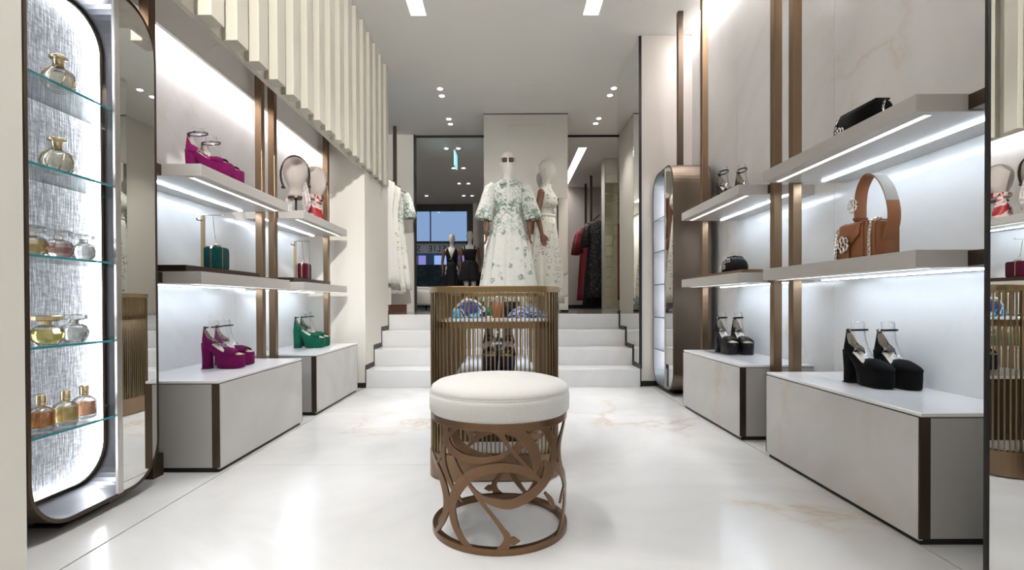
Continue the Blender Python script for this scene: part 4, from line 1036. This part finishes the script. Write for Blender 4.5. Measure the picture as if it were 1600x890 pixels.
# far black mannequins
m3 = thing('mannequin', 'far mannequin in a long black V-neck dress before the window', 'mannequin', (-1.31, 12.1, ZL+.012)); m3.scale = (.96,)*3
body(m3); base(m3)
add_arm(m3, -1, (-.188,.0,1.395), (-.232,.01,1.13), (-.225,-.03,.905)); add_arm(m3, 1, (.188,.0,1.395), (.232,.01,1.13), (.225,-.03,.905))
b = bmesh.new()
for s_ in (-1, 1):
    loft(b, [[(s_*x0,-ry*math.sqrt(max(0,1-(x0/rx)**2)),z),(s_*(x0+x1)/2,-ry*math.sqrt(max(0,1-((x0+x1)/2/rx)**2)),z),(s_*x1,-ry*math.sqrt(max(0,1-(x1/rx)**2))*.98,z),(s_*x1,ry*.7*math.sqrt(max(0,1-(x1/rx)**2)),z)] for z,x0,x1,rx,ry in ((1.16,.0,.118,.126,.098),(1.24,.018,.132,.146,.116),(1.32,.045,.140,.160,.128),(1.40,.072,.135,.178,.098),(1.445,.080,.118,.165,.082))], False, False, False)
link('bodice', b, 'blackcloth', m3, True, solid=.006)
b = bmesh.new(); loft(b, [ering(0,0,z,rx,ry,40) for z,rx,ry in ((1.09,.124,.096),(1.19,.132,.102))], False, False); link('waistband', b, 'blacksatin', m3, True, solid=.005)
b = bmesh.new(); skirt(b, 1.12, .10, .124, .098, .22, .20, 9, .05); link('skirt', b, 'blackcloth', m3, True, solid=.004)
m4 = thing('mannequin', 'far mannequin in a black square-neck pinafore dress beside the window pier', 'mannequin', (-.86, 11.75, ZL+.012)); m4.scale = (.97,)*3
body(m4); base(m4)
add_arm(m4, -1, (-.188,.0,1.395), (-.232,.01,1.13), (-.225,-.03,.905)); add_arm(m4, 1, (.188,.0,1.395), (.232,.01,1.13), (.225,-.03,.905))
b = bmesh.new(); loft(b, [ering(0,cy,z,rx,ry,40) for z,rx,ry,cy in ((1.10,.126,.098,0),(1.20,.136,.104,0),(1.29,.156,.126,-.012),(1.37,.162,.118,-.010))], False, False); link('bodice', b, 'blackcloth', m4, True, solid=.005)
for s_ in (-1, 1):
    b = bmesh.new(); tube(b, [(s_*.115,-.088,1.37),(s_*.122,-.06,1.44),(s_*.122,.0,1.46),(s_*.115,.07,1.40)], 0, flat=(.035,.006), up=(1,0,0)); link('strap', b, 'blackcloth', m4)
b = bmesh.new(); skirt(b, 1.12, .62, .128, .100, .27, .23, 10, .06, pw=.6); link('skirt', b, 'blackcloth', m4, True, solid=.004)
hb2 = thing('handbag', 'black handbag hanging from the hand of the pinafore mannequin', 'bag', (-.86+.27, 11.72, ZL+.45))
b = bmesh.new(); loft(b, [ering(0,0,z,rx,ry,20) for z,rx,ry in ((0,.12,.04),(.02,.14,.05),(.14,.12,.045),(.2,.07,.03))]); link('body', b, 'blacksatin', hb2, True)
b = bmesh.new(); tube(b, catmull([(-.06,0,.19),(-.07,0,.30),(-.07,0,.40),(-.05,0,.31),(.03,0,.2)],5), .006, 6); link('handle', b, 'blacksatin', hb2)

# ------------------------------------------------------------------ hanging garments
def rail(label, x, y0, y1, z, posts):
    t = thing('clothes_rail', label, 'clothes rail', (x, (y0+y1)/2, z), 0, 'ceiling hung clothes rails')
    b = bmesh.new(); tube(b, [(0,(y0-y1)/2,0),(0,(y1-y0)/2,0)], .010, 10); link('bar', b, 'bronze_dark', t, True)
    for y in posts: link('hanger_post', box(-.022,.022, y-(y0+y1)/2-.022, y-(y0+y1)/2+.022, 0, ZC-z-.001), 'bronze_dark', t)
    return t
def garment(label, loc, m, length, w0, w1, sleeves=0, rot=0, dense=None, group='hanging dresses'):
    """loc is the hook point on the rail; hangs down"""
    t = thing('hanging_dress', label, 'dress', loc, rot, group)
    b = bmesh.new(); tube(b, catmull([(0,0,.012),(.014,0,.0),(.012,0,-.02),(0,0,-.04),(0,0,-.07)],4), .003, 6); tube(b, [(-w0/2,0,-.13),(-w0*.25,0,-.095),(0,0,-.07),(w0*.25,0,-.095),(w0/2,0,-.13)], .008, 8); link('hanger', b, 'woodbox', t, True)
    b = bmesh.new(); R = []
    for z, k, d in ((-.085,.22,.04),(-.11,.70,.045),(-.14,1.0,.05),(-.22,1.02,.07),(-.36,.92,.075),(-.48,.84,.07)):
        R.append(ering(0, 0, z, w0/2*k, d, 56))
    zt, L = -.48, length-.48
    for i in range(1, 9):
        q = i/8; R.append(ering(0, 0, zt-L*q, (w0*.84+(w1-w0*.84)*q)/2, .07+.05*q, 56, .09*q, 7, 1.0+len(label)))
    loft(b, R, False, False); o = link('gown', b, m, t, True, solid=.003)
    if m == 'floral': attr(o, dense or (lambda c: .8 if -.55 < c.z < -.42 else .25 if c.z > -.42 else .05))
    for s_ in ((-1,1) if sleeves else ()):
        b = bmesh.new(); sleeve(b, s_, [(s_*w0*.47,0,-.15),(s_*w0*.56,0,-.24),(s_*w0*.62,0,-.36),(s_*w0*.66,0,-.15-sleeves)], [.055,.062,.07,.085])
        o = link('sleeve', b, m, t, True, solid=.003)
        if m == 'floral': attr(o, lambda c: .85 if c.z < -.36 else .35)
    return t
rail('left ceiling hung rail with white and floral dresses', -1.55, 5.9, 7.12, 2.36, [7.10])
garment('plain white long dress hanging first on the left rail', (-1.55, 6.20, 2.36), 'whitecloth', 1.36, .38, .50)
garment('white lace long dress hanging second on the left rail', (-1.55, 6.48, 2.36), 'lace', 1.48, .40, .52)
garment('green floral short-sleeved dress hanging at the back of the left rail', (-1.55, 6.82, 2.36), 'floral', 1.42, .40, .52, .32)
rail('right ceiling hung rail with red and black dresses', 1.62, 9.0, 10.6, 2.30, [9.9, 10.58])
garment('black beaded dress nearest on the right rail', (1.62, 9.15, 2.30), 'sparkle', 1.45, .36, .40, .4)
garment('dark brown long coat dress on the right rail', (1.62, 9.45, 2.30), 'blackcloth', 1.6, .34, .44)
garment('red satin gown beside the brown coat dress', (1.62, 9.8, 2.30), 'redcloth', 1.5, .40, .46, .45)
garment('red gown at the far end of the right rail', (1.62, 10.15, 2.30), 'redcloth', 1.5, .42, .46, .45)
rail('middle rail behind the mirrored column with a red gown', .45, 9.2, 10.4, 2.30, [9.3, 10.3])
garment('red gown on the middle rail seen in the stair mirror', (.45, 9.5, 2.30), 'redcloth', 1.5, .42, .48, .45)
garment('black gown on the middle rail seen in the stair mirror', (.45, 9.85, 2.30), 'blackcloth', 1.5, .42, .48)
# mosaic mirror pillar
pl = thing('tiled_pillar', 'pillar faced with mirror tiles beside the red dresses', 'pillar', (1.79, 8.70, ZL))
link('core', box(-.135,.135,.008,.30,0,ZC-ZL-.001), 'cream', pl)
M['tile'] = mat('mirror_tile', (.48,.47,.34), .04, 1)
for r in range(14):
    for c in range(2):
        z0 = .02 + r*.178
        if z0 + .17 > ZC-ZL-.30: continue
        o = link('tile', box(-.060,.060,0,.006,0,.170), 'tile', pl, bevel=.002); o.location = (-.064+.128*c, .0, z0); o.rotation_euler = (random.uniform(-.015,.015), 0, random.uniform(-.02,.02))
link('top_panel', box(-.124,.124,.0,.007,2.30,ZC-ZL-.01), 'cream', pl); link('side_trim', box(-.137,-.126,-.004,.01,0,ZC-ZL-.002), 'nickel', pl)
# walnut box with green pump, tub chair
wb = thing('wooden_plinth', 'low walnut box below the hanging white dresses', 'plinth', (-1.66, 6.4, ZL))
link('box', box(-.30,.28,-.45,.62,0,.10), 'woodbox', wb, bevel=.003); link('top', box(-.305,.285,-.455,.625,.10,.106), 'woodbox', wb)
shoe('dark green pump on the walnut box', (-1.585, 6.02, ZL+.106), -1.4, 'green', 'green')
cd_ = thing('display_card', 'white folded display card on the walnut box', 'card', (-1.44, 6.25, ZL+.106), .2)
link('front', box(-.02,.02,-.008,-.006,0,.26), 'whitecloth', cd_); link('back', box(-.02,.02,.006,.008,0,.26), 'whitecloth', cd_)
tc = thing('tub_armchair', 'low cream tub armchair on dark legs behind the counter', 'chair', (-1.30, 9.0, ZL)); tc.scale = (1, 1, .62)
b = bmesh.new(); R = []
for z, ro, ri in ((.16,.30,.26),(.20,.34,.28),(.45,.36,.29),(.62,.35,.28),(.66,.33,.30)):
    R.append([(ro*cos(a), ro*sin(a), z - (.12*max(0,-sin(a)) if z > .5 else 0)) for a in [2*PI*k/32 for k in range(32)]])
loft(b, R, True, False); link('shell', b, 'boucle', tc, True, solid=.05)
b = bmesh.new(); lathe(b, [(.05,.36),(.26,.36),(.275,.38),(.275,.42),(.25,.44),(.01,.45)], n=32); link('seat', b, 'boucle', tc, True)
for a in (.8,2.3,3.9,5.5):
    b = bmesh.new(); tube(b, [(.22*cos(a),.22*sin(a),.16),(.25*cos(a),.25*sin(a),0)], [.022,.014], 10); link('leg', b, 'black', tc)

# ------------------------------------------------------------------ things inside the counter
zs = .688
t = thing('silk_pouch', 'domed blue and white silk pouch on the counter upper shelf', 'bag', (-.205, 2.72, zs))
b = bmesh.new(); loft(b, [ering(0,0,z,rx,ry,28,.02,6) for z,rx,ry in ((0,.088,.055),(.012,.092,.06),(.045,.084,.055),(.072,.055,.04),(.086,.022,.018))]); link('body', b, 'silkblue', t, True)
b = bmesh.new(); tube(b, catmull([(-.07,-.02,.05),(-.02,-.03,.095),(.04,-.02,.085),(.09,0,.04)],6), .006, 8); link('rolled_handle', b, 'whitecloth', t, True)
t = thing('small_bag', 'small tan and black bag in the middle of the counter shelf', 'bag', (-.055, 2.76, zs))
b = bmesh.new(); loft(b, [[(u,v,z) for u,v in rrect(-.028,.028,-.03,.03,.01,3)] for z in (0,.04,.08)]); link('body', b, 'tan', t, True)
b = bmesh.new(); loft(b, [[(u+.072,v,z) for u,v in rrect(-.035,.035,-.03,.03,.01,3)] for z in (0,.045,.085)]); link('side_pocket', b, 'blacksatin', t, True)
b = bmesh.new(); tube(b, catmull([(-.02,0,.078),(-.01,0,.108),(.03,0,.112),(.08,0,.085)],5), .003, 6); link('chain_handle', b, 'silver', t)
t = thing('folded_scarf', 'navy patterned silk scarf heaped on the counter shelf', 'scarf', (.10, 2.74, zs))
b = bmesh.new(); loft(b, [ering(.0,0,z,rx,ry,40,.08,5,.7) for z,rx,ry in ((0,.110,.09),(.02,.105,.085),(.045,.075,.06),(.062,.035,.03))]); link('fold', b, 'silknavy', t, True)
b = bmesh.new(); loft(b, [ering(.09,.0,z,rx,ry,30,.08,4) for z,rx,ry in ((0,.065,.06),(.018,.05,.045),(.028,.02,.02))]); link('corner', b, 'silknavy', t, True)
t = thing('folded_scarf', 'green silk scarf folded at the rear of the counter shelf', 'scarf', (-.16, 3.25, zs))
b = bmesh.new(); loft(b, [ering(.0,0,z,rx,ry,40,.07,5) for z,rx,ry in ((0,.10,.10),(.025,.095,.09),(.05,.06,.05))]); link('fold', b, 'green', t, True)
shoe('left navy jewelled sandal on the counter lower shelf', (-.095, 2.68, .42), -1.5, 'sparkle', 'sparkle', peep=True, platf='navy')
shoe('right navy jewelled sandal on the counter lower shelf', (.0, 2.68, .42), -1.62, 'sparkle', 'sparkle', peep=True, platf='navy')
t = thing('handbag', 'black handbag on the lower counter shelf behind the sandals', 'bag', (-.06, 3.15, .42))
b = bmesh.new(); loft(b, [[(u*k,v*k,z) for u,v in rrect(-.06,.06,-.10,.10,.03,4)] for z,k in ((0,.95),(.02,1),(.09,.95),(.13,.7))]); link('body', b, 'blacksatin', t, True)
b = bmesh.new(); tube(b, catmull([(0,-.06,.12),(0,-.05,.18),(0,.05,.18),(0,.06,.12)],6), .006, 8); link('handle', b, 'blacksatin', t)
